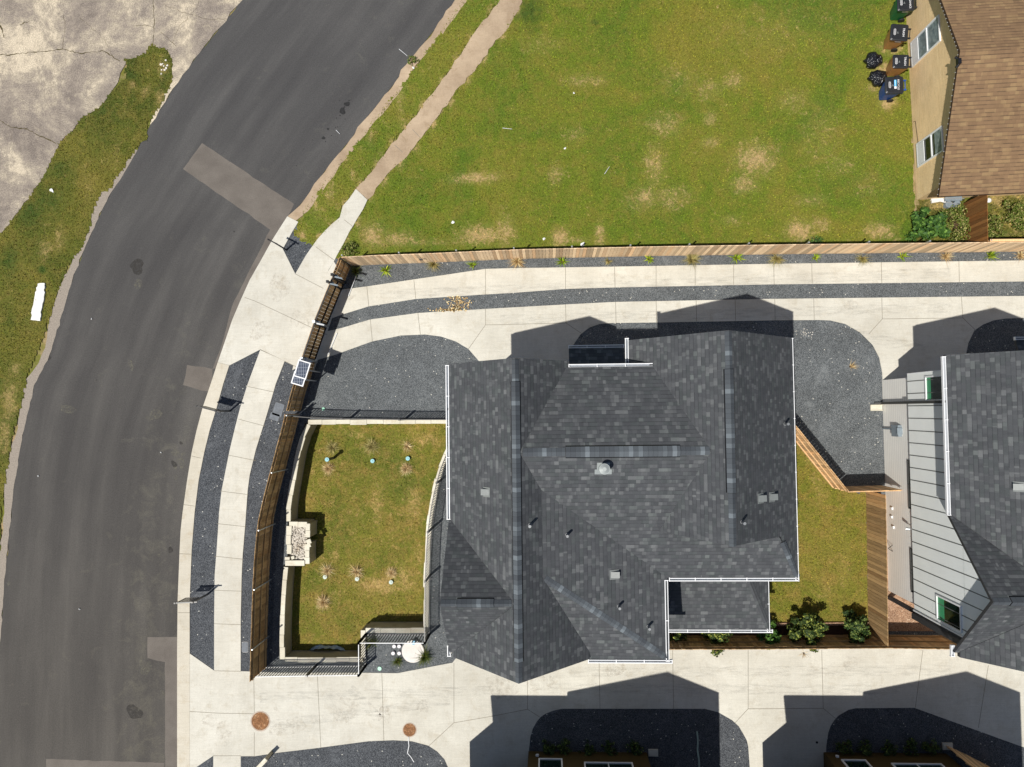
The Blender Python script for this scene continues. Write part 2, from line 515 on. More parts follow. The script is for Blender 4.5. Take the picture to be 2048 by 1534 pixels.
M_BINBLK = plastic('charcoal_plastic_lid', (0.017, 0.019, 0.024), 0.4)
M_BINBRN = plastic('brown_cart_plastic', (0.46, 0.22, 0.075))
M_BINGRN = plastic('green_cart_plastic', (0.006, 0.13, 0.05))
M_BINBLU = plastic('blue_cart_plastic', (0.006, 0.07, 0.34))
M_TEXT = plastic('white_lettering', (0.78, 0.78, 0.8))
M_STICKB = plastic('bright_blue_sticker', (0.05, 0.42, 0.80))
M_TYRE = plastic('black_rubber', (0.012, 0.012, 0.012), 0.7)
n = NB('shiny_black_bag_plastic')
p = n.obj()
n.bump(n.noise(p, 9, 5, 0.7, 1.5), 1.0, 0.06)
M_BAG = n.col((0.008, 0.009, 0.014), 0.17, spec=0.7)
M_TEAL = plastic('faded_teal_plastic', (0.17, 0.43, 0.48))
M_TEALG = plastic('grey_green_plastic', (0.33, 0.42, 0.37))
M_GREENCAP = plastic('mint_plastic', (0.28, 0.60, 0.42))
M_BLUECAP = plastic('blue_plastic', (0.08, 0.30, 0.46))
M_PVC = plastic('white_pvc', (0.68, 0.64, 0.66))
M_LIDBOX = plain('worn_grey_box_lid', (0.13, 0.145, 0.165), 0.7, 0, 0.25)
n = NB('solar_cell')
u = n.sep(n.obj())
k = n.ma('GREATER_THAN', n.ma('FRACT', n.ma('MULTIPLY', u[0], 11)), 0.86)
k2 = n.ma('GREATER_THAN', n.ma('FRACT', n.ma('MULTIPLY', u[1], 7)), 0.93)
n.col(n.mix(n.ma('MAXIMUM', k, k2), (0.035, 0.05, 0.085), (0.3, 0.33, 0.38)), 0.25, spec=0.6)
M_SOLAR = n.m
n = NB('smoky_sign_panel')
n.col((0.12, 0.10, 0.08), 0.4)
n.b.inputs['Alpha'].default_value = 0.62
M_SMOKE = n.m
M_BEIGE = plastic('faded_beige_sign_face', (0.36, 0.33, 0.23))
M_TARP = plastic('pale_blue_plastic_sheet', (0.38, 0.46, 0.5), 0.3)
M_LITTER = plastic('white_paper', (0.8, 0.8, 0.78))
M_CHUNK = concrete('white_rubble', (0.70, 0.69, 0.66), (0.84, 0.83, 0.81), (0.6, 0.58, 0.55))
M_ROCK = concrete('river_rock', (0.42, 0.37, 0.30), (0.76, 0.72, 0.65), (0.5, 0.36, 0.22))

# ------------------------------------------------------------------ mesh helpers


class MB:
    def __init__(self):
        self.v = []
        self.f = []
        self.mi = []
        self.r = []
        self.uv = {}
        self.sm = set()

    def face(self, pts, m=0, r=None, uv=None, smooth=False):
        b = len(self.v)
        self.v += [tuple(p) for p in pts]
        i = len(self.f)
        self.f.append(tuple(range(b, b + len(pts))))
        self.mi.append(m)
        self.r.append(random.random() if r is None else r)
        if uv:
            self.uv[i] = uv
        if smooth:
            self.sm.add(i)

    def raw(self, vs, fs, m=0, r=None, smooth=False):
        b = len(self.v)
        self.v += [tuple(p) for p in vs]
        rr = random.random() if r is None else r
        for f in fs:
            if smooth:
                self.sm.add(len(self.f))
            self.f.append(tuple(b + i for i in f))
            self.mi.append(m)
            self.r.append(rr)

    def obox(self, c, ax, ay, az, m=0, r=None):
        """box from centre and three half axes"""
        c, ax, ay, az = Vector(c), Vector(ax), Vector(ay), Vector(az)
        vs = [c + sx * ax + sy * ay + sz * az for sz in (-1, 1) for sy in (-1, 1) for sx in (-1, 1)]
        self.raw(vs, [(0, 2, 3, 1), (4, 5, 7, 6), (0, 1, 5, 4), (2, 6, 7, 3), (0, 4, 6, 2), (1, 3, 7, 5)], m, r)

    def box(self, x0, y0, z0, x1, y1, z1, m=0, r=None):
        self.obox(((x0 + x1) / 2, (y0 + y1) / 2, (z0 + z1) / 2), ((x1 - x0) / 2, 0, 0), (0, (y1 - y0) / 2, 0), (0, 0, (z1 - z0) / 2), m, r)

    def bar(self, a, b, w_, h_, m=0, r=None, up=(0, 0, 1)):
        a, b = Vector(a), Vector(b)
        d = b - a
        L = d.length
        if L < 1e-6:
            return
        d /= L
        s = d.cross(Vector(up))
        if s.length < 1e-4:
            s = d.cross(Vector((1, 0, 0)))
        s.normalize()
        u = s.cross(d)
        self.obox((a + b) / 2, d * L / 2, s * w_ / 2, u * h_ / 2, m, r)

    def tube(self, a, b, r0, r1=None, n_=10, m=0, cap=True, rr=None):
        a, b = Vector(a), Vector(b)
        r1 = r0 if r1 is None else r1
        d = (b - a).normalized()
        s = d.cross(Vector((0, 0, 1)))
        if s.length < 1e-3:
            s = Vector((1, 0, 0))
        s.normalize()
        u = d.cross(s)
        vs = []
        for c_, q in ((a, r0), (b, r1)):
            for i in range(n_):
                t = 2 * math.pi * i / n_
                vs.append(c_ + (s * math.cos(t) + u * math.sin(t)) * q)
        fs = [(i, (i + 1) % n_, n_ + (i + 1) % n_, n_ + i) for i in range(n_)]
        base = len(self.f)
        self.raw(vs, fs, m, rr, smooth=n_ > 5)
        if cap:
            self.raw([vs[i] for i in range(n_)][::-1], [tuple(range(n_))], m, rr)
            self.raw([vs[n_ + i] for i in range(n_)], [tuple(range(n_))], m, rr)

    def prism(self, poly, z0, z1, m=0, r=None, ms=None):
        """poly list of (x,y), extruded from z0 to z1, top and sides only plus bottom"""
        a = sum(poly[i][0] * poly[(i + 1) % len(poly)][1] - poly[(i + 1) % len(poly)][0] * poly[i][1] for i in range(len(poly)))
        if a < 0:
            poly = poly[::-1]
        k = len(poly)
        tri = tessellate_polygon([[Vector((x, y, 0)) for x, y in poly]])
        vt = [(x, y, z1) for x, y in poly]
        ft = []
        for t in tri:
            A, B, C_ = (Vector(vt[i]) for i in t)
            if (B - A).cross(C_ - A).z < 0:
                t = t[::-1]
            ft.append(tuple(t))
        self.raw(vt, ft, m, r)
        if z1 - z0 > 1e-5:
            ms = m if ms is None else ms
            self.raw([(x, y, z0) for x, y in poly] + vt, [(i, (i + 1) % k, k + (i + 1) % k, k + i) for i in range(k)], ms, r)

    def build(self, name, mats, parent=None, loc=None):
        if not isinstance(mats, (list, tuple)):
            mats = [mats]
        me = bpy.data.meshes.new(name)
        me.from_pydata(self.v, [], self.f)
        for m_ in mats:
            me.materials.append(m_)
        me.polygons.foreach_set('material_index', self.mi)
        at = me.attributes.new('rnd', 'FLOAT', 'FACE')
        at.data.foreach_set('value', self.r)
        if self.sm:
            me.polygons.foreach_set('use_smooth', [i in self.sm for i in range(len(self.f))])
        uvl = me.uv_layers.new(name='UVMap')
        flat = []
        for i, f in enumerate(self.f):
            if i in self.uv:
                for q in self.uv[i]:
                    flat += [q[0], q[1]]
            else:
                n_ = me.polygons[i].normal
                for vi in f:
                    q = self.v[vi]
                    if abs(n_.z) > 0.98:
                        flat += [q[0], q[1]]
                    elif abs(n_.z) < 0.05:
                        flat += [-q[0] * n_.y + q[1] * n_.x, q[2]]
                    else:
                        h = Vector((-n_.y, n_.x, 0)).normalized()
                        up = n_.cross(h)
                        if up.z < 0:
                            up = -up
                        P_ = Vector(q)
                        flat += [P_.dot(h), P_.dot(up)]
        uvl.data.foreach_set('uv', flat)
        me.update()
        o = bpy.data.objects.new(name, me)
        COL.objects.link(o)
        if parent:
            o.parent = parent
            if loc is None:
                o.matrix_parent_inverse = Matrix.Translation(parent.location).inverted() @ Matrix.Identity(4) if parent.rotation_euler[2] == 0 else parent.matrix_world.inverted()
        return o


def tag(o, label=None, cat=None, group=None, kind=None):
    if label:
        o['label'] = label
    if cat:
        o['category'] = cat
    if group:
        o['group'] = group
    if kind:
        o['kind'] = kind
    return o


def thing(name, label, cat, loc=(0, 0, 0), group=None):
    o = bpy.data.objects.new(name, None)
    COL.objects.link(o)
    o.location = loc
    o.empty_display_size = 0.2
    tag(o, label, cat, group)
    return o


def copy_tree(o, parent=None):
    c_ = o.copy()
    COL.objects.link(c_)
    if parent:
        c_.parent = parent
    for ch in o.children:
        copy_tree(ch, c_)
    return c_


def G3(px, py, z=0.0):
    x, y = G(px, py, z)
    return Vector((x, y, z))


def gp(pts, z=0.0):
    return [G(a, b, z) for a, b in pts]


def wiggle(poly, step, amp, closed=True, sk=None):
    out = []
    k = len(poly)
    for i in range(k if closed else k - 1):
        a = np.array(poly[i])
        b = np.array(poly[(i + 1) % k])
        L = np.linalg.norm(b - a)
        m = max(1, int(L / step))
        nrm = np.array([-(b - a)[1], (b - a)[0]]) / max(L, 1e-6)
        for j in range(m):
            t = j / m
            q = a + (b - a) * t
            if j > 0:
                q = q + nrm * rng.normal(0, amp)
            out.append((float(q[0]), float(q[1])))
    if not closed:
        out.append(tuple(poly[-1]))
    return out


def sheet(name, poly, z0, z1, mat, label, cat, kind='structure', joints=None, jm=None, jw=0.02):
    m = MB()
    m.prism(poly, z0, z1)
    mats = [mat]
    if joints:
        mats.append(jm or M_JOINT)
        for a, b in joints:
            m.bar((a[0], a[1], z1 - 0.004), (b[0], b[1], z1 - 0.004), jw, 0.012, 1)
    o = m.build(name, mats)
    return tag(o, label, cat, None, kind)


# ------------------------------------------------------------------ ground with the hole of the sunken basin
HOLE_PX = [(611, 846), (596, 890), (588, 930), (582, 975), (576, 1010), (575, 1043), (575, 1124), (567, 1130), (565, 1180), (562, 1230), (560, 1319), (728, 1319), (728, 1260), (852, 1260),
           (854, 1150), (858, 1055), (869, 985), (880, 940), (890, 910), (902, 885), (925, 846)]
HOLE = gp(HOLE_PX)


def with_hole(name, outer, hole, z, mat):
    pts = outer + hole
    tri = tessellate_polygon([[Vector((x, y, 0)) for x, y in outer], [Vector((x, y, 0)) for x, y in hole]])
    m = MB()
    fs = []
    for t in tri:
        A, B, C_ = (Vector((*pts[i], 0)) for i in t)
        fs.append(tuple(t) if (B - A).cross(C_ - A).z > 0 else tuple(t[::-1]))
    m.raw([(x, y, z) for x, y in pts], fs)
    return m.build(name, mat)


tag(with_hole('ground', [(-300, -300), (300, -300), (300, 300), (-300, 300)], HOLE, -0.03, M_SOIL), 'dry brown soil under everything', 'ground', kind='structure')

# ---- gravel yard inside the fences
YARD = [(683, 525), (850, 522), (1300, 510), (2048, 498), (2600, 490), (2600, 1750), (380, 1750), (380, 1500), (430, 1345), (378, 1306), (380, 1150), (392, 1020), (407, 920), (430, 830), (458, 732), (520, 700), (575, 430), (625, 480)]
tag(with_hole('gravel_bed', gp(YARD), HOLE, 0.0, M_GRAVEL), 'blue grey gravel covering the yards around the houses', 'gravel', kind='structure')

# darker gravel on the street side strips (its own finer stone)
for poly, lab in (([(520, 700), (459, 731), (449, 768), (434, 815), (420, 860), (409, 905), (398, 960), (390, 1024), (384, 1100), (382, 1150), (380, 1200), (380, 1306), (429, 1341), (429, 1240), (430, 1150), (434, 1100), (439, 1024), (444, 980), (460, 900), (472, 850), (481, 815), (496, 768), (521, 700)], 'dark gravel strip between the curb and the sidewalk'),
                  ([(570, 722), (552, 768), (534, 830), (512, 900), (500, 950), (496, 980), (491, 1050), (486, 1110), (484, 1150), (482, 1240), (482, 1342), (505, 1342), (640, 1000), (640, 740), (600, 735)], 'dark gravel strip between the sidewalk and the wooden fence'),
                  ([(566, 498), (586, 462), (625, 492), (591, 548)], 'dark gravel triangle beside the street sign frame')):
    m = MB()
    q = gp(poly)
    # keep clear of the sunken basin
    if 'wooden' in lab:
        q = gp([(570, 722), (552, 768), (534, 830), (512, 900), (500, 950), (496, 980), (491, 1050), (486, 1110), (484, 1150), (482, 1240), (482, 1342), (545, 1342), (545, 1260), (550, 1150), (560, 1040), (575, 930), (600, 850), (622, 770), (640, 725)])
    m.prism(q, -0.02, 0.006)
    tag(m.build('gravel_strip', M_GRAVEL2), lab, 'gravel', kind='structure')

# ---- road
RL = [(485, 0), (440, 55), (400, 105), (365, 150), (330, 205), (300, 250), (275, 300), (245, 352), (222, 385), (204, 420), (172, 490), (152, 540), (138, 580), (120, 640), (103, 700), (85, 740), (68, 770), (60, 805), (48, 860), (38, 910), (30, 960), (24, 1010), (18, 1070), (12, 1130), (6, 1200), (2, 1260), (-4, 1340), (-8, 1420), (-12, 1534), (-20, 1800)]
RR = [(910, 0), (870, 58), (840, 95), (812, 130), (790, 165), (760, 203), (725, 244), (700, 280), (665, 322), (640, 355), (610, 398), (590, 420), (575, 433), (545, 480), (520, 525), (500, 560), (482, 600), (465, 640), (448, 690), (436, 725), (422, 768), (406, 815), (394, 860), (384, 905), (375, 960), (366, 1024), (362, 1060), (360, 1100), (358, 1150), (356, 1200), (355, 1300), (355, 1534), (355, 1800)]
road = gp([(650, -220)] + RL)[0:1]
lf = gp([(660, -230)] + RL)
rt = gp([(1080, -250)] + RR)
lw = wiggle(lf, 0.22, 0.018, False)
rw = wiggle(rt, 0.3, 0.006, False)


def resample(pl, k):
    a = np.array(pl)
    d = np.r_[0, np.cumsum(np.linalg.norm(np.diff(a, axis=0), axis=1))]
    t = np.linspace(0, d[-1], k)
    return np.stack([np.interp(t, d, a[:, 0]), np.interp(t, d, a[:, 1])], 1), t


ra_, rta = resample(lw, 330)
rb_, rtb = resample(rw, 330)
m = MB()
for i in range(329):
    for q in range(4):
        u0, u1 = q / 4, (q + 1) / 4
        P4 = [ra_[i] * (1 - u0) + rb_[i] * u0, ra_[i + 1] * (1 - u0) + rb_[i + 1] * u0, ra_[i + 1] * (1 - u1) + rb_[i + 1] * u1, ra_[i] * (1 - u1) + rb_[i] * u1]
        m.face([(x_[0], x_[1], -0.004) for x_ in P4], 0, uv=[(u0, rta[i]), (u0, rta[i + 1]), (u1, rta[i + 1]), (u1, rta[i])])
o = m.build('road', M_ASPHALT)
tag(o, 'curved dark asphalt street', 'road', kind='structure')


def blob(c, r, k=14, jag=0.25, sx=1.0, rot=0.0):
    out = []
    p1, p2, p3 = (random.uniform(0, 6.28) for _ in range(3))
    for i in range(k):
        t = 2 * math.pi * i / k
        q = r * (1 + jag * (.6 * math.sin(2 * t + p1) + .45 * math.sin(3 * t + p2) + .25 * math.sin(5 * t + p3) + random.uniform(-.25, .25)))
        x, y = math.cos(t) * q * sx, math.sin(t) * q
        out.append((c[0] + x * math.cos(rot) - y * math.sin(rot), c[1] + x * math.sin(rot) + y * math.cos(rot)))
    return out


def stains(name, items, mat, label, z=0.0):
    m = MB()
    for i, (px, py, r, sx, rt_) in enumerate(items):
        m.prism(blob(G(px, py), r, 18, 0.22, sx, rt_), z, z + 0.0004 + i * 0.00025)
    return tag(m.build(name, mat), label, 'stain', None, 'structure')


stains('oil_drips', [(694, 208, .11, 1.1, .4), (685, 222, .14, 1, 0), (689, 214, .03, 1, 0), (698, 201, .03, 1, 0), (702, 200, .02, 1, 0), (680, 231, .03, 1, 0), (673, 236, .025, 1, 0), (690, 238, .02, 1, 0),
                     (656, 258, .05, 1, 0), (647, 276, .075, 1, 0), (651, 283, .025, 1, 0), (625, 280, .02, 1, 0), (607, 298, .02, 1, 0), (593, 331, .02, 1, 0), (675, 254, .02, 1, 0), (671, 255, .02, 1, 0), (663, 271, .02, 1, 0), (679, 201, .02, 1, 0), (468, 463, .03, 1, 0)],
       M_OIL, 'black oil drips on the street near the path')
stains('faded_stain', [(274, 533, .30, 1.1, .8), (98, 716, .09, 1, 0), (269, 1424, .36, .8, 1.3), (193, 760, .03, 1, 0)], M_STAIN, 'dark faded patches in the asphalt')
stains('chalky_stain', [(351, 906, .20, .8, .2), (366, 908, .10, 1, 0), (362, 925, .3, .5, .1), (350, 935, .10, 1, 0), (352, 955, .10, .8, 0), (318, 1110, .07, 1, 0), (300, 1110, .06, 1, 0), (340, 1090, .05, 1, 0),
                        (283, 1325, .28, .35, 0), (298, 1330, .16, .7, 0), (290, 1342, .17, 1.2, 0), (325, 1385, .12, .8, 0), (17, 1167, .1, 1, 0), (306, 75 + 1090, .04, 1, 0), (277, 568, .2, 1, .5), (136, 818, .16, 2.6, -.25), (310, 830, .2, 2, .2), (321, 1195, .05, 1, 0), (262, 730, .3, .3, .3)],
       M_CHALK, 'pale chalky marks dried on the asphalt', 0.0004)
stains('dark_spot', [(348, 928, .16, .7, .9), (362, 886, .07, 1, 0), (341, 1100, .12, 1, 0)], M_STAIN, 'dark wet looking spots inside the chalky marks', 0.006)

# resurfaced patches in the asphalt
for poly, lab in (([(404, 286), (366, 338), (520, 445), (555, 470), (573, 437), (588, 408)], 'long lighter repair strip laid across the street'),
                  ([(374, 730), (366, 770), (402, 781), (420, 783), (424, 765), (425, 738)], 'small squarish repair patch beside the curb'),
                  ([(440, 700), (425, 738), (436, 735), (450, 695), (470, 640), (505, 560), (535, 505), (560, 455), (548, 445), (520, 500), (495, 548), (463, 615)], 'curving strip of lighter asphalt along the curb'),
                  ([(295, 1274), (295, 1316), (330, 1324), (330, 1274)], 'pale square repair patch near the lower curb'),
                  ([(330, 1274), (330, 1324), (330, 1534), (354, 1534), (355, 1274)], 'narrow lighter strip along the lower curb'),
                  ([(92, 1518), (92, 1600), (328, 1600), (328, 1526)], 'wide lighter repair at the foot of the street')):
    m = MB()
    z = -0.003 + 0.0006 * len(lab) / 20
    m.prism(wiggle(gp(poly), 0.3, 0.01), -0.01, z)
    tag(m.build('road_patch', M_PATCH), lab, 'road patch', kind='structure')

# ---- curb and concrete aprons (kerb stands 12 cm over the road)
CURB_L = [(575, 433), (545, 480), (520, 525), (500, 560), (482, 600), (465, 640), (448, 690), (436, 725), (422, 768), (406, 815), (394, 860), (384, 905), (375, 960), (366, 1024), (362, 1060), (360, 1100), (358, 1150), (356, 1200), (355, 1300), (355, 1534), (355, 1750)]
curb_r = [(597, 444), (586, 462), (566, 498), (591, 548)]
APRON = CURB_L[:8] + [(459, 731), (521, 699), (570, 722), (600, 737), (628, 742), (690, 560), (668, 523), (640, 572), (591, 548), (566, 498), (586, 462), (597, 444)]
jt = lambda *a: [(G(*a[i]), G(*a[i + 1])) for i in range(len(a) - 1)]
joints = jt((591, 548), (647, 577)) + jt((490, 595), (512, 603), (655, 670)) + jt((459, 731), (436, 725)) + jt((521, 699), (600, 737))
sheet('driveway_apron', gp(APRON), -0.02, 0.030, M_CONC, 'pale concrete apron between the street and the sliding gate', 'concrete apron', joints=joints)
CURB = CURB_L[7:] + [(380, 1750), (380, 1534), (380, 1306), (380, 1200), (382, 1150), (384, 1100), (390, 1024), (398, 960), (409, 905), (420, 860), (434, 815), (447, 768), (459, 731)]
joints = jt((384, 912), (402, 916)) + jt((368, 1009), (390, 1012)) + jt((360, 1107), (383, 1108)) + jt((357, 1225), (380, 1225))
sheet('curb', gp(CURB), -0.02, 0.034, M_CURB, 'cream concrete curb strip along the street', 'curb', joints=joints)

# old kerb along the upper street: tan worn edge
OC = [(1080, -250), (910, 0), (870, 58), (840, 95), (812, 130), (790, 165), (760, 203), (725, 244), (700, 280), (665, 322), (640, 355), (610, 398), (590, 420), (575, 433)]
oc2 = [(x + 14 + 2 * math.sin(i * 1.3), y + 12) for i, (x, y) in enumerate(OC)]
sheet('worn_curb', wiggle(gp(OC + oc2[::-1]), 0.3, 0.03), -0.02, 0.012, M_TAN, 'worn tan concrete curb with dust along the upper street', 'curb')

# sidewalk slabs
SW = [(521, 700), (570, 722), (552, 768), (534, 830), (512, 900), (500, 950), (496, 980), (491, 1050), (486, 1110), (484, 1150), (482, 1240), (482, 1342), (429, 1341), (429, 1240), (430, 1150), (434, 1100), (439, 1024), (444, 980), (460, 900), (472, 850), (481, 815), (496, 768)]
joints = jt((496, 773), (548, 784)) + jt((477, 838), (530, 852)) + jt((457, 910), (512, 921)) + jt((442, 982), (497, 989)) + jt((435, 1047), (492, 1053)) + jt((430, 1112), (487, 1118)) + jt((429, 1180), (484, 1182)) + jt((429, 1247), (483, 1249)) + jt((429, 1341), (482, 1342))
sheet('sidewalk', gp(SW), -0.02, 0.036, M_CONC, 'pale concrete sidewalk curving between two gravel strips', 'sidewalk', joints=joints)
NW = [(591, 548), (624, 494), (650, 462), (680, 435), (686, 412), (712, 378), (735, 400), (726, 420), (706, 453), (700, 462), (686, 490), (668, 523), (640, 573)]
sheet('sidewalk_extension', wiggle(gp(NW), 0.4, 0.02), -0.02, 0.031, M_CONC, 'clean concrete slabs where the path meets the apron', 'sidewalk', joints=jt((632, 494), (668, 520)) + jt((689, 440), (707, 454)))
TP = [(712, 378), (735, 352), (770, 308), (800, 268), (825, 238), (865, 188), (900, 140), (928, 98), (960, 50), (1000, 0), (1120, -180), (1180, -180), (1047, 0), (1022, 45), (985, 92), (950, 142), (920, 172), (880, 228), (850, 265), (815, 312), (785, 338), (752, 376), (735, 400)]
sheet('path', wiggle(gp(TP), 0.22, 0.04), -0.02, 0.014, M_TAN, 'narrow dusty tan path crossing the grass', 'path', joints=jt((825, 259), (840, 275)) + jt((789, 290), (806, 305)))

# driveways
DA = [(640, 583), (687, 579), (734, 573), (828, 559), (971, 538), (1024, 536.5), (1229, 533.5), (1536, 528), (2048, 521), (2600, 514), (2600, 555), (2048, 563), (1536, 569), (1229, 575), (1131, 578), (1024, 586), (971, 589), (832, 598), (737, 613), (682, 630), (620, 652)]
ja = []
for a, b, x2, y2 in ((734, 573, 738, 613), (828, 560, 832, 598), (971, 538, 971, 589), (1131, 535, 1131, 578), (1229, 534, 1230, 575), (1312, 532, 1312, 573), (1390, 531, 1390, 571), (1467, 530, 1467, 570), (1547, 528, 1548, 569), (1623, 527, 1624, 567), (1762, 525, 1763, 566), (1917, 523, 1918, 564)):
    ja += jt((a, b), (x2, y2))
sheet('driveway_ribbon', gp(DA), -0.02, 0.028, M_CONC, 'upper concrete driveway ribbon beside the long wooden fence', 'driveway', joints=ja)
DB = [(600, 676), (653, 663), (684, 656), (741, 639), (837, 626), (971, 618), (1024, 615), (1131, 609), (1229, 604), (1536, 598), (2048, 592), (2600, 586), (2600, 636), (2048, 636), (2011, 637), (1986, 641), (1966, 649), (1948, 661), (1936, 686), (1932, 706), (1932, 790), (1765, 790), (1765, 768), (1764, 745), (1758, 715), (1745, 690), (1720, 665), (1690, 648), (1660, 641), (1636, 640), (1536, 641), (1316, 645), (1224, 646), (1199, 648), (1179, 655), (1161, 669), (1146, 691), (1142, 790), (1000, 790), (985, 758), (957, 721), (937, 698), (912, 683), (882, 673), (850, 669), (802, 671), (744, 683), (672, 709), (634, 720), (585, 740)]
jb = jt((741, 639), (745, 683)) + jt((836, 626), (841, 669)) + jt((971, 618), (971, 650), (937, 698)) + jt((971, 650), (1024, 649), (1132, 646), (1163, 667)) + jt((1131, 609), (1132, 646)) + jt((1231, 604), (1232, 646)) + jt((1312, 602), (1313, 645)) + jt((1392, 601), (1393, 643)) + jt((1470, 599), (1471, 642)) + jt((1549, 598), (1550, 641)) + jt((1627, 597), (1628, 640)) + jt((1763, 596), (1764, 638), (1737, 668)) + jt((1764, 638), (1925, 636), (1950, 660)) + jt((1922, 594), (1925, 636))
sheet('driveway_court', gp(DB), -0.02, 0.027, M_CONC, 'concrete drive that flares toward the garages on the far side', 'driveway', joints=jb)
DC = [(379, 1306), (429, 1341), (482, 1342), (512, 1343), (560, 1345), (720, 1345), (795, 1346), (905, 1325), (925, 1300), (1000, 1290), (1337, 1290), (1850, 1290), (1890, 1297), (2600, 1297), (2600, 1900), (379, 1900)]
jc = jt((356, 1421), (440, 1426), (512, 1427)) + jt((508, 1345), (509, 1425)) + jt((509, 1464), (509, 1512)) + jt((635, 1346), (642, 1495)) + jt((764, 1346), (768, 1481)) + jt((908, 1325), (908, 1445), (858, 1491)) + jt((908, 1445), (984, 1432), (1055, 1418), (1080, 1434)) + jt((1055, 1345), (1055, 1418)) + jt((1198, 1319), (1200, 1417)) + jt((1345, 1300), (1347, 1417)) + jt((1496, 1300), (1496, 1417), (1470, 1445)) + jt((1496, 1417), (1646, 1416), (1671, 1437)) + jt((1643, 1300), (1646, 1416)) + jt((1845, 1300), (1830, 1415)) + jt((1976, 1330), (1956, 1455)) + jt((427, 1511), (482, 1511))
sheet('driveway_lower', gp(DC), -0.02, 0.026, M_CONC, 'wide pale concrete driveway at the lower edge', 'driveway', joints=jc)
for poly, lab in (([(482, 1512), (510, 1512), (556, 1505), (632, 1496), (737, 1482), (787, 1480), (824, 1482), (857, 1491), (874, 1502), (889, 1518), (897, 1536), (900, 1600), (482, 1600)], 'dark gravel bed with a curved edge at the bottom beside the street'),
                  ([(393, 1534), (427, 1511), (427, 1600), (370, 1560)], 'small dark gravel wedge beside the lower curb'),
                  ([(1057, 1600), (1058, 1500), (1061, 1472), (1066, 1456), (1074, 1442), (1082, 1433), (1091, 1427), (1106, 1421), (1124, 1417), (1409, 1417), (1436, 1424), (1464, 1440), (1477, 1452), (1486, 1467), (1493, 1480), (1496, 1492), (1499, 1534), (1499, 1600)], 'dark rounded gravel island before the middle lower house'),
                  ([(1650, 1600), (1652, 1492), (1656, 1465), (1661, 1451), (1668, 1440), (1676, 1431), (1686, 1425), (1697, 1419), (1711, 1416), (1828, 1415), (2041, 1492), (2300, 1585), (2300, 1650)], 'dark rounded gravel island before the right lower house')):
    sheet('gravel_island', gp(poly), 0.0, 0.034, M_GRAVEL2, lab, 'gravel')
# leaking water track / pale gravel streak
sheet('pink_gravel_pad', gp([(1738, 990), (1900, 990), (1920, 1262), (1738, 1262)]), 0.0, 0.02, M_PINK, 'pinkish pea gravel behind the corner of the board fence', 'gravel')

n = NB('soft_drive_stain')
n.col((0.27, 0.20, 0.13), 0.9)
n.put(n.b.inputs['Alpha'], n.ramp(n.noise(n.pos(), 6, 7, 0.8, 0.6), [(0.47, 0.0), (0.72, 0.30)]))
M_DSTAIN = n.m
n = NB('soft_tyre_mark')
n.col((0.16, 0.15, 0.14), 0.9)
n.put(n.b.inputs['Alpha'], n.ramp(n.noise(n.scale(n.pos(), (0.6, 4, 1)), 2.2, 6, 0.75, 0.4), [(0.46, 0.0), (0.72, 0.10)]))
M_TMARK = n.m
m = MB()
for i, (px, py, r_, sx_, ro_) in enumerate(((690, 1420, .5, 1.3, .3), (845, 1415, .3, 1, 0), (770, 1430, .4, .8, 0), (555, 1418, .16, 1, 0), (575, 1455, .35, 2.2, .25), (1005, 1375, .5, 1.4, 0), (1080, 1362, .45, 1.2, 0), (450, 1465, .5, .8, 0), (420, 1440, .3, 1, 0), (1230, 1335, .35, 1.3, 0), (1700, 1325, .3, 1, 0), (560, 575, .5, 1.2, .9), (600, 640, .4, 1, 0), (520, 660, .35, 1.4, .5), (1700, 610, .25, 1.2, 0), (1230, 555, .2, 2, 0), (700, 590, .2, 1.4, 0))):
    m.prism(blob(G(px, py), r_, 18, .2, sx_, ro_), .037 + i * .00012, .037 + i * .00012)
tag(m.build('drive_stain', M_DSTAIN), 'faint rusty brown stains on the concrete drives', 'stain', kind='structure')
m = MB()
for i, (a_, b_) in enumerate((((520, 1395), (1000, 1380)), ((540, 1450), (900, 1400)), ((1000, 1345), (1900, 1340)), ((1100, 1375), (1800, 1380)), ((700, 1375), (760, 1440)), ((1650, 655), (1850, 700)), ((1000, 640), (1900, 615)), ((760, 590), (1900, 545)))):
    m.bar((*G(*a_), .0395 + i * .0002), (*G(*b_), .0395 + i * .0002), .42, .0003)
tag(m.build('tyre_mark', M_TMARK), 'faint grey tyre marks along the concrete drives', 'stain', kind='structure')

# ---- old pavement top left with cracks
OP = [(-500, -300), (660, -230), (485, 0), (440, 55), (400, 105), (365, 150), (330, 205), (300, 250), (318, 190), (345, 150), (335, 100), (308, 95), (300, 110), (250, 130), (225, 180), (200, 215), (165, 235), (145, 262), (118, 290), (98, 330), (80, 365), (40, 420), (0, 470), (-60, 560), (-500, 900)]
m = MB()
q = wiggle(gp(OP), 0.35, 0.05)
m.prism(q, -0.03, 0.004)


def crack(pts, w0, mi):
    pp = wiggle(gp(pts), 0.12, 0.02, False)
    for i in range(len(pp) - 1):
        m.bar((*pp[i], 0.004), (*pp[i + 1], 0.004), w0 * random.uniform(0.4, 1.7), 0.004, mi)


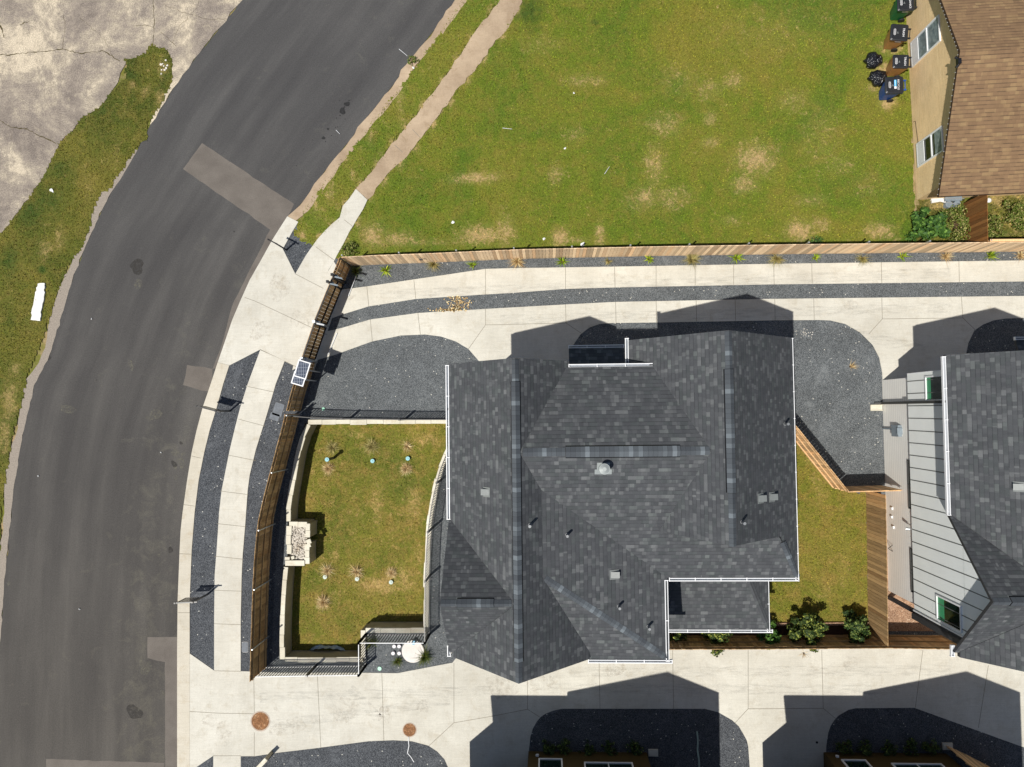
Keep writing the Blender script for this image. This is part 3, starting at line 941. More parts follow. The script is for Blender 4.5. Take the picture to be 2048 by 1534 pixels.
for pts, w0 in (([(0, 110), (40, 108), (90, 103), (125, 98), (160, 107), (205, 101), (225, 112), (240, 122)], 0.03), ([(0, 240), (22, 255), (55, 258), (75, 270), (112, 287)], 0.035), ([(307, 0), (308, 60), (305, 92)], 0.02),
                ([(125, 98), (130, 60), (128, 30)], 0.012), ([(308, 55), (290, 50), (265, 52)], 0.012), ([(318, 60), (345, 85), (352, 92)], 0.012), ([(330, 10), (370, 25), (420, 40), (455, 38)], 0.01), ([(345, 85), (360, 50), (390, 20), (400, 0)], 0.009), ([(0, 45), (8, 75)], 0.05), ([(40, 50), (60, 42)], 0.03), ([(160, 35), (210, 80), (225, 112)], 0.008)):
    crack(pts, w0, 1)
M_CRACK = plain('crack_with_weeds', (0.075, 0.06, 0.025), 0.95, 0, 0.5)
tag(m.build('old_pavement', [M_OLD, M_CRACK]), 'old weathered pavement with cracks at the top left', 'pavement', kind='structure')
# crumbled shoulder along left road edge
sh = RL[6:]
m = MB()
a_ = gp(sh)
b_ = gp([(x - 17 + 5 * math.sin(i * 1.7), y - 4) for i, (x, y) in enumerate(sh)])
m.prism(wiggle(a_ + b_[::-1], 0.2, 0.022), -0.03, 0.002)
tag(m.build('road_shoulder', M_SHOULDER), 'crumbling grey road shoulder along the verge', 'road shoulder', kind='structure')

# ------------------------------------------------------------------ grass (sheets with ragged edge + blades)


def inside(poly, X, Y):
    c_ = np.zeros(X.shape, bool)
    k = len(poly)
    j = k - 1
    for i in range(k):
        xi, yi = poly[i]
        xj, yj = poly[j]
        cond = ((yi > Y) != (yj > Y)) & (X < (xj - xi) * (Y - yi) / (yj - yi + 1e-12) + xi)
        c_ ^= cond
        j = i
    return c_


def lat(seed):
    g = np.random.default_rng(seed).random((64, 64))

    def fn(X, Y, s):
        x, y = X * s % 64, Y * s % 64
        i, j = x.astype(int) % 64, y.astype(int) % 64
        fx, fy = x - np.floor(x), y - np.floor(y)
        fx, fy = fx * fx * (3 - 2 * fx), fy * fy * (3 - 2 * fy)
        i2, j2 = (i + 1) % 64, (j + 1) % 64
        return (g[i, j] * (1 - fx) + g[i2, j] * fx) * (1 - fy) + (g[i, j2] * (1 - fx) + g[i2, j2] * fx) * fy
    return fn


L1, L2 = lat(3), lat(8)


def fieldfn(spots, base=0.0):
    sp = [(*G(px, py), rx / 46.9, ry / 46.9, a) for px, py, rx, ry, a in spots]

    def fn(X, Y):
        d = np.full(X.shape, base)
        for x, y, rx, ry, a in sp:
            d = np.maximum(d, a * np.exp(-(((X - x) / rx) ** 2 + ((Y - y) / ry) ** 2)))
        return d
    return fn


def lawn(name, poly, z, mats, label, dry, lush, dens, cell=0.13, hgt=0.045, holes=(), cat='grass', seed=1):
    g = np.random.default_rng(seed)
    P_ = np.array(poly)
    x0, y0 = P_.min(0)
    x1, y1 = P_.max(0)
    nx, ny = int((x1 - x0) / cell) + 2, int((y1 - y0) / cell) + 2
    X, Y = np.meshgrid(x0 + np.arange(nx) * cell, y0 + np.arange(ny) * cell, indexing='ij')
    X = X + g.uniform(-0.4, 0.4, X.shape) * cell
    Y = Y + g.uniform(-0.4, 0.4, X.shape) * cell
    cx = (X[:-1, :-1] + X[1:, 1:] + X[1:, :-1] + X[:-1, 1:]) / 4
    cy = (Y[:-1, :-1] + Y[1:, 1:] + Y[1:, :-1] + Y[:-1, 1:]) / 4
    keep = inside(poly, cx, cy)
    for h in holes:
        keep &= ~inside(h, cx, cy)
    idx = np.arange(nx * ny).reshape(nx, ny)
    q = np.stack([idx[:-1, :-1][keep], idx[1:, :-1][keep], idx[1:, 1:][keep], idx[:-1, 1:][keep]], 1)
    used, inv = np.unique(q, return_inverse=True)
    q = inv.reshape(q.shape)
    vx, vy = X.ravel()[used], Y.ravel()[used]
    vz = z + 0.012 * L1(vx + 50, vy + 50, 1.3)
    me = bpy.data.meshes.new(name)
    nv, nf = len(vx), len(q)
    me.vertices.add(nv)
    me.vertices.foreach_set('co', np.stack([vx, vy, vz], 1).ravel())
    me.loops.add(nf * 4)
    me.loops.foreach_set('vertex_index', q.ravel().astype(np.int32))
    me.polygons.add(nf)
    me.polygons.foreach_set('loop_start', np.arange(nf, dtype=np.int32) * 4)
    me.polygons.foreach_set('loop_total', np.full(nf, 4, np.int32))
    me.polygons.foreach_set('use_smooth', np.ones(nf, bool))
    me.update(calc_edges=True)
    me.validate()
    for nm, fn in (('dry', dry), ('lush', lush)):
        a = me.attributes.new(nm, 'FLOAT', 'POINT')
        a.data.foreach_set('value', fn(vx, vy).astype(np.float32))
    me.materials.append(mats[0])
    o = bpy.data.objects.new(name, me)
    COL.objects.link(o)
    tag(o, label, cat, None, 'stuff')
    # blades
    area = keep.sum() * cell * cell
    N = int(area * dens)
    ci = g.integers(0, keep.sum(), N)
    bx = cx[keep][ci] + g.uniform(-0.7, 0.7, N) * cell
    by = cy[keep][ci] + g.uniform(-0.7, 0.7, N) * cell
    d = dry(bx, by)
    k = g.random(N) > d * 0.55
    bx, by, d = bx[k], by[k], d[k]
    N = len(bx)
    ang = g.uniform(0, 2 * np.pi, N)
    ln = hgt * g.uniform(0.5, 1.4, N) * (1 - 0.35 * d)
    wd = g.uniform(0.010, 0.024, N)
    lean = g.uniform(0.2, 1.2, N) * ln
    ux, uy = np.cos(ang), np.sin(ang)
    a = np.stack([bx - uy * wd, by + ux * wd, np.full(N, z)], 1)
    b = np.stack([bx + uy * wd, by - ux * wd, np.full(N, z)], 1)
    c_ = np.stack([bx + ux * lean, by + uy * lean, z + 0.01 + ln], 1)
    v = np.stack([a, b, c_], 1).reshape(-1, 3)
    me2 = bpy.data.meshes.new(name + '_blades')
    me2.vertices.add(N * 3)
    me2.vertices.foreach_set('co', v.ravel())
    me2.loops.add(N * 3)
    me2.loops.foreach_set('vertex_index', np.arange(N * 3, dtype=np.int32))
    me2.polygons.add(N)
    me2.polygons.foreach_set('loop_start', np.arange(N, dtype=np.int32) * 3)
    me2.polygons.foreach_set('loop_total', np.full(N, 3, np.int32))
    me2.update(calc_edges=True)
    lu = lush(bx, by)
    for nm, val, dom in (('dry', np.repeat(d, 3), 'POINT'), ('lush', np.repeat(lu, 3), 'POINT'), ('rnd', g.random(N), 'FACE')):
        at = me2.attributes.new(nm, 'FLOAT', dom)
        at.data.foreach_set('value', val.astype(np.float32))
    me2.materials.append(mats[1])
    o2 = bpy.data.objects.new('grass_blades', me2)
    COL.objects.link(o2)
    o2.parent = o
    o2['kind'] = 'stuff'
    return o


LAWN = [(1047, 0), (1022, 45), (985, 92), (950, 142), (920, 172), (880, 228), (850, 265), (815, 312), (785, 338), (752, 376), (735, 400), (726, 420), (706, 453), (700, 462), (686, 490), (674, 515), (690, 516), (850, 505), (1300, 492), (1650, 487), (1830, 484), (1830, 410), (1822, 200), (1818, 40), (1815, -150), (1160, -170)]
dry1 = fieldfn([(950, 356, 60, 13, .8), (1345, 395, 45, 28, .55), (1510, 320, 45, 38, .85), (1490, 370, 30, 20, .7), (1330, 250, 45, 30, .55), (1420, 180, 35, 25, .5), (1465, 160, 22, 20, .7), (1310, 330, 25, 50, .6), (1290, 395, 28, 25, .7),
                (745, 470, 30, 28, .8), (790, 478, 60, 20, .55), (960, 470, 50, 22, .9), (1010, 465, 25, 40, .7), (1120, 475, 20, 22, .95), (1200, 470, 12, 28, .8), (1600, 462, 30, 26, .9), (1640, 450, 20, 16, .75), (1760, 462, 32, 20, .85), (1145, 480, 40, 8, .7), (1280, 400, 40, 26, .55), (1460, 440, 25, 12, .5),
                (860, 485, 200, 8, .5), (1820, 95, 16, 22, .5), (1785, 95, 26, 16, .95), (1765, 138, 24, 14, .95), (1775, 205, 18, 14, 1.1), (1745, 175, 16, 10, .6), (1150, 270, 30, 18, .45), (1170, 160, 55, 16, .5), (1560, 60, 180, 70, .28), (1640, 270, 50, 90, .35), (1590, 200, 35, 28, .5), (1080, 90, 60, 25, .35), (1110, 350, 18, 22, .6), (1740, 370, 60, 40, .3), (1680, 330, 40, 30, .4), (1355, 160, 60, 50, .3), (1000, 420, 40, 22, .2), (1620, 400, 40, 14, .5), (1420, 235, 15, 15, .7), (1420, 285, 20, 12, .7)], 0.10)
FR = [(x_, y_, 9, 16, .75) for x_, y_ in ((1035, 20), (1003, 68), (968, 115), (935, 158), (900, 200), (865, 248), (832, 290), (800, 325), (768, 358), (742, 390), (715, 440), (693, 478))]
FL = [(x_, y_, 9, 14, .7) for x_, y_ in ((980, 25), (945, 75), (915, 118), (883, 165), (845, 213), (812, 253), (785, 288), (752, 330), (722, 365), (690, 408), (665, 448), (640, 475), (605, 470))]
dry1b = dry1
fr_ = fieldfn(FR)
dry1 = lambda X, Y: np.maximum(dry1b(X, Y), fr_(X, Y))
lush1 = fieldfn([(1060, 20, 40, 60, .8), (1190, 45, 10, 8, .9), (1250, 65, 25, 12, .55), (1290, 60, 14, 20, .5), (700, 495, 26, 12, .9), (1300, 450, 60, 20, .35), (1620, 480, 40, 8, .6), (1830, 440, 20, 60, .45)], 0.0)
lawn('lawn', gp(LAWN), 0.004, (M_GRASS, M_TUFT), 'big patchy green lawn behind the long wooden fence', dry1, lush1, 330, seed=3)
STRIP = [(925, 0), (885, 60), (855, 100), (828, 138), (800, 175), (770, 212), (738, 252), (712, 290), (678, 332), (650, 368), (620, 405), (597, 444), (588, 468), (600, 480), (628, 494), (650, 462), (680, 435), (686, 412), (712, 378), (735, 352), (770, 308), (800, 268), (825, 238), (865, 188), (900, 140), (928, 98), (960, 50), (1000, 0), (1120, -180), (1050, -190)]
dry2 = fieldfn([(800, 185, 12, 90, .5), (660, 380, 12, 40, .5), (640, 425, 18, 30, .4), (815, 125, 10, 12, .9), (690, 315, 12, 12, .6), (705, 350, 10, 14, .5), (840, 95, 8, 20, .6), (740, 270, 8, 30, .5), (630, 405, 8, 30, .6)], 0.15)
dry2b = dry2
fl_ = fieldfn(FL)
dry2 = lambda X, Y: np.maximum(dry2b(X, Y), fl_(X, Y))
lawn('grass_strip', gp(STRIP), 0.004, (M_GRASS, M_TUFT), 'green grass strip between the upper street and the path', dry2, fieldfn([(620, 470, 18, 20, .3)], 0.0), 380, seed=4)
VERGE = [(335, 100), (345, 125), (346, 160), (335, 185), (318, 215), (298, 245), (292, 280), (282, 282), (272, 300), (250, 330), (248, 340), (232, 352), (222, 378), (205, 384), (185, 425), (182, 450), (175, 470), (162, 500), (150, 512), (138, 530), (125, 560), (110, 600), (98, 640), (85, 680), (70, 715), (55, 750), (48, 790), (30, 850), (22, 890), (12, 950), (5, 1010), (0, 1080), (-10, 1200), (-60, 1200), (-200, 1000), (-60, 560), (0, 470), (40, 420), (80, 365), (98, 330), (118, 290), (145, 262), (165, 235), (200, 215), (225, 180), (250, 160), (252, 125), (245, 115), (262, 118), (290, 108), (303, 88)]
dry3 = fieldfn([(325, 135, 14, 30, .7), (290, 185, 12, 14, .7), (265, 170, 10, 10, .6), (235, 310, 12, 40, .4), (120, 480, 14, 30, .6), (90, 500, 16, 30, .6), (20, 800, 22, 50, .7), (30, 740, 20, 20, .6), (10, 870, 16, 50, .7), (100, 385, 12, 6, .3), (320, 200, 12, 30, .6), (180, 380, 20, 50, .35), (60, 640, 30, 30, .3), (240, 230, 40, 30, .25)], 0.16)
lush3 = fieldfn([(205, 222, 14, 14, .8), (262, 150, 16, 16, .6), (312, 180, 10, 12, .6), (120, 340, 40, 26, .6), (140, 260, 20, 25, .6), (60, 430, 35, 40, .7), (20, 520, 30, 60, .7), (85, 540, 14, 12, .9), (20, 640, 30, 60, .5), (100, 400, 50, 40, .6), (0, 760, 20, 20, .6), (160, 290, 40, 22, .4)], 0.12)
lawn('verge', gp(VERGE), 0.006, (M_VERGE, M_VERGET), 'grass verge between the old pavement and the street', dry3, lush3, 420, cell=0.11, seed=5)
BY = [(1590, 870), (1700, 985), (1732, 985), (1737, 1000), (1737, 1246), (1560, 1246), (1320, 1246), (1320, 1100), (1500, 870)]
dry4 = fieldfn([(1640, 960, 22, 60, .45), (1690, 1130, 20, 60, .4), (1650, 1180, 30, 30, .35), (1620, 920, 14, 14, .6)], 0.14)
lawn('yard_lawn', gp(BY), 0.006, (M_YARD, M_YARDT), 'small lawn squeezed between the two dark roofed houses', dry4, fieldfn([(1630, 1080, 14, 60, .35), (1720, 1050, 12, 80, .4)], 0.05), 380, seed=6)
WEEDS = [(1838, 400), (1950, 393), (1968, 478), (1830, 486), (1826, 440)]
lawn('weedy_corner', gp(WEEDS), 0.006, (M_VERGE, M_VERGET), 'weedy ground at the corner of the tan house', fieldfn([(1880, 410, 30, 14, 1.0), (1905, 455, 12, 14, .8)], .25), fieldfn([(1860, 450, 30, 30, .7)], 0.2), 400, hgt=.11, seed=7)
WEEDS2 = [(1960, 385), (2300, 380), (2300, 486), (1968, 482)]
lawn('weedy_yard', gp(WEEDS2), 0.006, (M_VERGE, M_VERGET), 'overgrown weedy yard below the brown roof', fieldfn([(1995, 400, 20, 22, 1.0), (2025, 440, 20, 20, .9), (2030, 395, 20, 16, .7)], .45), fieldfn([(2010, 470, 30, 16, .6)], 0.15), 420, hgt=.12, seed=8)

# ------------------------------------------------------------------ sunken basin
BZ = -0.9
basin_floor = gp([(605, 846), (590, 890), (582, 930), (576, 975), (570, 1010), (569, 1130), (560, 1180), (556, 1230), (554, 1325), (736, 1325), (736, 1262), (860, 1262), (862, 1150), (866, 1055), (877, 985), (900, 910), (935, 846)], 0)
dry5 = fieldfn([(745, 1010, 20, 70, .6), (660, 1100, 16, 70, .4), (820, 1010, 26, 60, .65), (700, 870, 40, 14, .5), (840, 880, 40, 18, .6), (750, 1180, 70, 22, .75), (800, 1165, 40, 40, .65), (640, 960, 12, 50, .4), (655, 1205, 26, 20, .5), (830, 1120, 18, 40, .55), (640, 910, 14, 14, .4)], 0.27)
lush5 = fieldfn([(690, 870, 22, 22, .5), (790, 970, 16, 60, .4), (620, 1270, 40, 20, .4), (700, 1030, 20, 60, .3)], 0.02)
lawn('basin_lawn', basin_floor, BZ, (M_YARD, M_YARDT), 'yellowing grass floor of the sunken walled basin', dry5, lush5, 360, seed=9)

wall_t = thing('stone_retaining_wall', 'cream limestone retaining wall around the sunken grass basin', 'retaining wall', (*G(563, 1316), -0.9))
ST = 0.2
m = MB()
mf = MB()


def offset(a, b, off):
    d = Vector((b[0] - a[0], b[1] - a[1], 0)).normalized()
    return Vector((-d.y, d.x, 0)) * off


def stone_run(pts, ztop=0.1, jag=0.018, blk=0.62):
    for i in range(len(pts) - 1):
        a, b = Vector((*pts[i], 0)), Vector((*pts[i + 1], 0))
        L = (b - a).length
        d = (b - a) / L
        k = max(1, int(round(L / blk)))
        s = Vector((-d.y, d.x, 0))
        for j in range(k):
            t0, t1 = L * j / k, L * (j + 1) / k
            o_ = random.uniform(-jag, jag)
            wv_ = ST / 2 + random.uniform(-0.012, 0.014)
            c_ = a + d * (t0 + t1) / 2 + s * o_
            c_.z = ztop - 0.05 + random.uniform(-0.006, 0.006)
            m.obox(c_, d * ((t1 - t0) / 2 - 0.006), s * wv_, (0, 0, 0.05), 0)
        c_ = (a + b) / 2
        c_.z = (ztop - 0.1 + BZ - 0.05) / 2
        mf.obox(c_, d * (L / 2 + 0.0), s * (ST / 2 - 0.015), (0, 0, (ztop - 0.1 - (BZ - 0.05)) / 2), 0)


ZT = 0.1
stone_run(gp([(616, 845), (700, 844), (800, 843), (893, 843.5), (940, 844)], ZT))
stone_run(gp([(617, 849), (605, 873), (597, 900), (591, 930), (586, 960), (581, 990), (577, 1020), (576.5, 1043)], ZT))
stone_run(gp([(571.5, 1134), (569, 1160), (567, 1190), (565, 1230), (564, 1270), (564, 1319.5)], ZT))
stone_run(gp([(570, 1319.5), (620, 1319.5), (726, 1319.5)], ZT))
stone_run(gp([(726, 1315), (726, 1260.5)], ZT))
stone_run(gp([(731, 1260.5), (852, 1260.5)], ZT))
stone_run(gp([(852.5, 1255), (852, 1200), (853, 1150), (855, 1100), (858, 1050), (864, 1010), (869, 985), (875, 958), (882, 935), (892, 910), (905, 885), (925, 860)], ZT), blk=.55)
m.build('coping_stones', M_STONE, wall_t)
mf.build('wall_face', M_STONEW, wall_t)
# planter box of rubble
pl = thing('stone_planter', 'rectangular limestone box filled with rubble set into the basin wall', 'planter', (*G(598, 1085), -0.9))
m = MB()
mf = MB()
stone_run(gp([(578, 1048), (614, 1048.5)], .14), .14, blk=.4)
stone_run(gp([(616, 1047), (615, 1075)], .14), .14, blk=.34)
stone_run(gp([(614, 1088), (614, 1128)], .10), .10, blk=.3)
stone_run(gp([(570, 1126.5), (609, 1126.5)], .16), .16, blk=.8)
stone_run(gp([(578, 1052), (577, 1108)], .10), .10, .03, blk=.42)
stone_run(gp([(575, 1114), (575, 1120)], .22), .22, blk=.42)
for a, b, z_, s_ in ((618, 1083, .16, .09), (619, 1091, .12, .06), (586, 1115, .08, .06)):
    q = G3(a, b, z_)
    m.obox(q, (s_, s_ * .4, 0), (-s_ * .4, s_, 0), (0, 0, .05))
m.build('coping_stones', M_STONE, pl)
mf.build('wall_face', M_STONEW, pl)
m = MB()
q0, q1 = G(579, 1050, 0), G(613, 1124, 0)
for i in range(520):
    x = random.uniform(q0[0] + .06, q1[0] - .02)
    y = random.uniform(q1[1] + (.12 if x > q0[0] + .25 else .24), q0[1] - .04)
    s = random.uniform(.025, .065)
    a = random.uniform(0, 6.28)
    sub = [(math.cos(a + k * 1.257) * s * random.uniform(.7, 1.2), math.sin(a + k * 1.257) * s * random.uniform(.7, 1.2)) for k in range(5)]
    zz = random.uniform(-.06, .03)
    vs = [(x + u_, y + v_, zz) for u_, v_ in sub] + [(x + u_ * .55, y + v_ * .55, zz + s * .6) for u_, v_ in sub]
    m.raw(vs, [(k, (k + 1) % 5, 5 + (k + 1) % 5, 5 + k) for k in range(5)] + [(5, 6, 7, 8, 9)])
m.box(q0[0], q1[1], -.3, q1[0], q0[1], -.05)
tag(m.build('rubble_fill', M_ROCK), 'cream rubble stones filling the limestone box', 'rubble', kind='stuff')

# ------------------------------------------------------------------ wooden fences


def picket_fence(name, path, mat, label, rails_side, post_every=2.35, h=1.83, bw=0.14, railmat=None, postmat=None, gap=0.0055, z0=0.03, posts=True, cap=False, group=None, mrails=3, psz=0.03):
    t = thing(name, label, 'fence', (*path[0], 0), group)
    m = MB()
    rails = [MB() for _ in range(mrails)]
    posts_p = []
    acc = 0.05
    for i in range(len(path) - 1):
        a, b = Vector((*path[i], 0)), Vector((*path[i + 1], 0))
        L = (b - a).length
        d = (b - a) / L
        s = Vector((-d.y, d.x, 0))
        k = max(1, int(round(L / bw)))
        for j in range(k):
            c_ = a + d * (L * (j + .5) / k) - s * rails_side * 0.012 + s * random.uniform(-.003, .003)
            hh = h + random.uniform(-.012, .012)
            c_.z = (hh + z0) / 2
            m.obox(c_, d * (L / k / 2 - gap), s * 0.009, (0, 0, (hh - z0) / 2))
        zs = [0.3, 0.95, h - 0.2] if mrails == 3 else [0.35, h - .25]
        for r_, z_ in zip(rails, zs):
            r_.bar((*(a + s * rails_side * 0.022)[:2], z_), (*(b + s * rails_side * 0.022)[:2], z_), 0.04, 0.085)
        while acc <= L:
            posts_p.append(a + d * acc + s * rails_side * 0.07)
            acc += post_every
        acc -= L
        if cap:
            m.bar((*a[:2], h + .012), (*b[:2], h + .012), .10, .025)
    m.build('pickets', mat, t)
    for r_ in rails:
        r_.build('rail', railmat or mat, t)
    if posts:
        for q in posts_p:
            pm = MB()
            pm.tube((q.x, q.y, 0), (q.x, q.y, h + 0.04), psz, n_=10)
            pm.tube((q.x, q.y, h + 0.04), (q.x, q.y, h + 0.075), psz * 1.35, psz * .6, 10)
            pm.build('post', postmat or M_GALV, t)
    return t


FN = gp([(682, 514), (760, 510), (850, 507), (950, 502.5), (1050, 498.5), (1300, 493), (1600, 488.5), (2048, 483.5), (2500, 479)], 1.83)
picket_fence('wooden_fence', FN, M_CEDAR, 'long sunlit cedar picket fence between the lawn and the driveway', 1)
FW1 = gp([(680, 514), (664, 553)], 1.83)
picket_fence('wooden_fence', FW1, M_CEDARD, 'short brown fence panel between the cedar corner and the sliding gate', 1, postmat=M_BLACK, post_every=1.2)
FW2 = gp([(604, 716), (596, 745), (584, 780), (573, 822)], 1.83)
picket_fence('wooden_fence', FW2, M_CEDARD, 'brown fence section behind the solar panels', 1)
FW3 = gp([(571, 828), (562, 865), (554, 893), (546, 925), (538, 955), (530, 985), (523, 1015), (517, 1042), (513, 1075), (509, 1120), (506, 1170), (504, 1230), (502, 1290), (500, 1364)], 1.83)
picket_fence('wooden_fence', FW3, M_CEDARD, 'long curved brown fence beside the sunken basin', 1, post_every=2.4)
FD = gp([(1560, 815), (1590, 850), (1697, 983)], 1.83)
picket_fence('wooden_fence', FD, M_CEDARO, 'orange diagonal fence running under the roof eave', -1, railmat=M_CEDARO, post_every=3.0, posts=False)
FE = gp([(1699, 983.5), (1800, 981), (1806, 981)], 1.83)
picket_fence('wooden_fence', FE, M_CEDARO, 'short fence joining the diagonal fence to the grey house', -1, posts=False)
FS = gp([(1772, 990), (1774, 1100), (1777, 1293)], 1.83)
picket_fence('wooden_fence', FS, M_CEDARD, 'brown board fence facing the small lawn beside the grey house', 1, posts=False, mrails=3)
FB = gp([(1300, 1298.5), (1500, 1298), (1700, 1296.5), (1780, 1296), (1895, 1298), (2010, 1298)], 1.83)
picket_fence('wooden_fence', FB, M_CEDARD, 'shaded brown fence behind the row of shrubs along the lower driveway', 1, posts=False)
FT = gp([(1975, 383), (1976, 430), (1976.5, 484)], 1.75)
picket_fence('wooden_fence', FT, M_CEDARB, 'dark stained fence running from the brown roof to the long cedar fence', 1, posts=False, h=1.75)
FT2 = gp([(1980, 481), (2200, 479)], 1.86)
picket_fence('wooden_fence', FT2, M_CEDARO, 'old tan fence capped with a flat board at the right edge', 1, posts=False, h=1.86, cap=True)
FBL = gp([(532, 1519), (515, 1537), (480, 1575)], .78)
m = MB()
mf = MB()
t = thing('low_wall', 'end of a low cream wall at the bottom edge beside the sidewalk', 'wall', (*FBL[0], 0))
for i in range(2):
    m.bar((*FBL[i], .75), (*FBL[i + 1], .75), .16, .06)
    mf.bar((*FBL[i], .36), (*FBL[i + 1], .36), .13, .72)
m.build('coping', M_STONE, t)
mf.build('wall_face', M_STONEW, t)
FBR = gp([(1915, 1511), (1975, 1540), (2040, 1575)], 1.0)
picket_fence('wooden_fence', FBR, M_CEDARO, 'shaded orange fence beside the right lower house', -1, posts=False)

# sliding gates -----------------------------------------------------------
for (a_, b_), lab in ((((664, 555), (629, 640)), 'upper leaf of the brown slatted driveway gate'), (((627, 647), (604, 714)), 'lower leaf of the brown slatted driveway gate')):
    a, b = Vector((*G(*a_, 1.75), 0)), Vector((*G(*b_, 1.75), 0))
    g_ = thing('driveway_gate', lab, 'gate', (a.x, a.y, 0), 'leaves of the driveway gate')
    d = (b - a).normalized()
    s = Vector((-d.y, d.x, 0))
    L = (b - a).length
    m = MB()
    k = int(L / 0.142)
    for j in range(k):
        c_ = a + d * (L * (j + .5) / k)
        c_.z = .93
        m.obox(c_, d * (L / k / 2 - 0.0035), s * .01, (0, 0, .83))
    m.build('pickets', M_CEDARD, g_)
    m = MB()
    for z_ in (.15, .93, 1.74):
        m.bar((*(a + s * .035)[:2], z_), (*(b + s * .035)[:2], z_), .05, .05)
    for q in (a, b):
        m.bar((*(q + s * .035)[:2], .12), (*(q + s * .035)[:2], 1.77), .05, .05, up=(1, 0, 0))
    m.build('frame', M_BLACK, g_)
    m = MB()
    ra = a - s * .06 + d * .2
    m.bar((ra.x, ra.y, 1.2), (*(ra + d * (L * .35))[:2], 1.2), .09, .1)
    m.tube((ra + d * .1 + Vector((0, 0, 1.22)))[:], (ra + d * .75 + Vector((0, 0, 1.22)))[:], .035)
    m.build('gate_motor', M_GREYBOX, g_)
m = MB()
for px, py in ((662, 551), (656, 567)):
    q = G3(px, py, 0)
for (px, py, z_, mt, lab) in ((664, 549, 2.05, M_BLACK, 'black gate post at the upper end of the sliding gate'), (655, 563, 2.05, M_BLACK, 'black gate post carrying the opener bracket'), (627.5, 643, 1.95, M_GALV, 'pale steel centre post between the gate leaves'), (603, 717, 2.0, M_GALV, 'pale steel post beside the solar panels')):
    g_ = thing('gate_post', lab, 'gate post', (*G(px, py, z_), 0))
    x, y = G(px, py, z_)
    m = MB()
    m.box(x - .04, y - .04, 0, x + .04, y + .04, z_)
    m.build('column', mt, g_)
    m = MB()
    m.box(x - .055, y - .055, z_, x + .055, y + .055, z_ + .03)
    m.build('cap', mt, g_)
    m = MB()
    m.bar((x + .04, y - .05, z_ - .25), (x + .34, y - .12, z_ - .3), .06, .08)
    m.box(x - .1, y - .02, z_ - .5, x + .12, y + .06, z_ - .35)
    m.build('bracket', M_GREYBOX if mt is M_BLACK else M_GALV, g_)
# thin tubes laid where pale lines cross the ground behind the gate
for (a_, b_, lab) in (((697, 592), (712, 552), 'thin pale line in the gate shadow near the fence corner'), ((656, 709), (674, 666), 'thin pale line on the drive behind the lower gate leaf')):
    a, b = G3(*a_, .06), G3(*b_, .06)
    m = MB()
    m.tube(a, b, .022, n_=8)
    tag(m.build('pale_line', M_WHITED), lab, 'rod')
# solar panels
for (cx, cy, w_, l_, zz, lab) in ((604.5, 739, .46, .66, 2.15, 'upper framed solar panel standing over the brown fence'), (597.5, 758, .46, .46, 2.1, 'smaller lower solar panel with striped cells over the fence')):
    x, y = G(cx, cy, zz)
    t = thing('solar_panel', lab, 'solar panel', (x, y, 0))
    d = Vector((0.30, 0.954, 0))
    s = Vector((0.94, -.30, -.16)).normalized()
    nrm = s.cross(d).normalized()
    c_ = Vector((x, y, zz))
    m = MB()
    m.obox(c_, s * (w_ / 2 - .03), d * (l_ / 2 - .03), nrm * .012)
    o = m.build('cells', M_SOLAR, t)
    m = MB()
    for sg in (-1, 1):
        m.obox(c_ + s * sg * w_ / 2, s * .022, d * (l_ / 2 + .022), nrm * .022)
        m.obox(c_ + d * sg * l_ / 2, s * (w_ / 2 - .022), d * .022, nrm * .022)
    m.build('frame', M_WHITE, t)
    m = MB()
    m.tube((x + .06, y, 0), (x + .06, y, zz - .03), .03)
    m.build('mast', M_GALV, t)

# ------------------------------------------------------------------ black iron fences


def iron_fence(path, label, h=1.2, z0=0.05, sp=0.118, post_every=2.4, light=False):
    t = thing('iron_fence', label, 'fence', (*path[0], 0))
    m = MB()
    r1, r2 = MB(), MB()
    acc = 0.0
    pts = []
    for i in range(len(path) - 1):
        a, b = Vector((*path[i], 0)), Vector((*path[i + 1], 0))
        L = (b - a).length
        d = (b - a) / L
        k = max(1, int(round(L / sp)))
        for j in range(k):
            q = a + d * (L * (j + .5) / k)
            m.bar((q.x, q.y, z0), (q.x, q.y, z0 + h), .028, .028, up=(d.x, d.y, 0))
        r1.bar((a.x, a.y, z0 + h), (b.x, b.y, z0 + h), .028 if light else .034, .03)
        r2.bar((a.x, a.y, z0 + .1), (b.x, b.y, z0 + .1), .03, .03)
        if acc <= 0:
            pts.append(a)
            acc = post_every
        acc -= L
    pts.append(Vector((*path[-1], 0)))
    m.build('pickets', M_BLACK, t)
    r1.build('rail', M_WHITED if light else M_BLACK, t)  # white colour on the black top rail stands in for its sun glint
    r2.build('rail', M_BLACK, t)
    for q in pts:
        pm = MB()
        pm.box(q.x - .04, q.y - .04, 0, q.x + .04, q.y + .04, z0 + h + .05)
        pm.box(q.x - .038, q.y - .038, z0 + h + .05, q.x + .038, q.y + .038, z0 + h + .075)
        pm.build('post', M_BLACK, t)


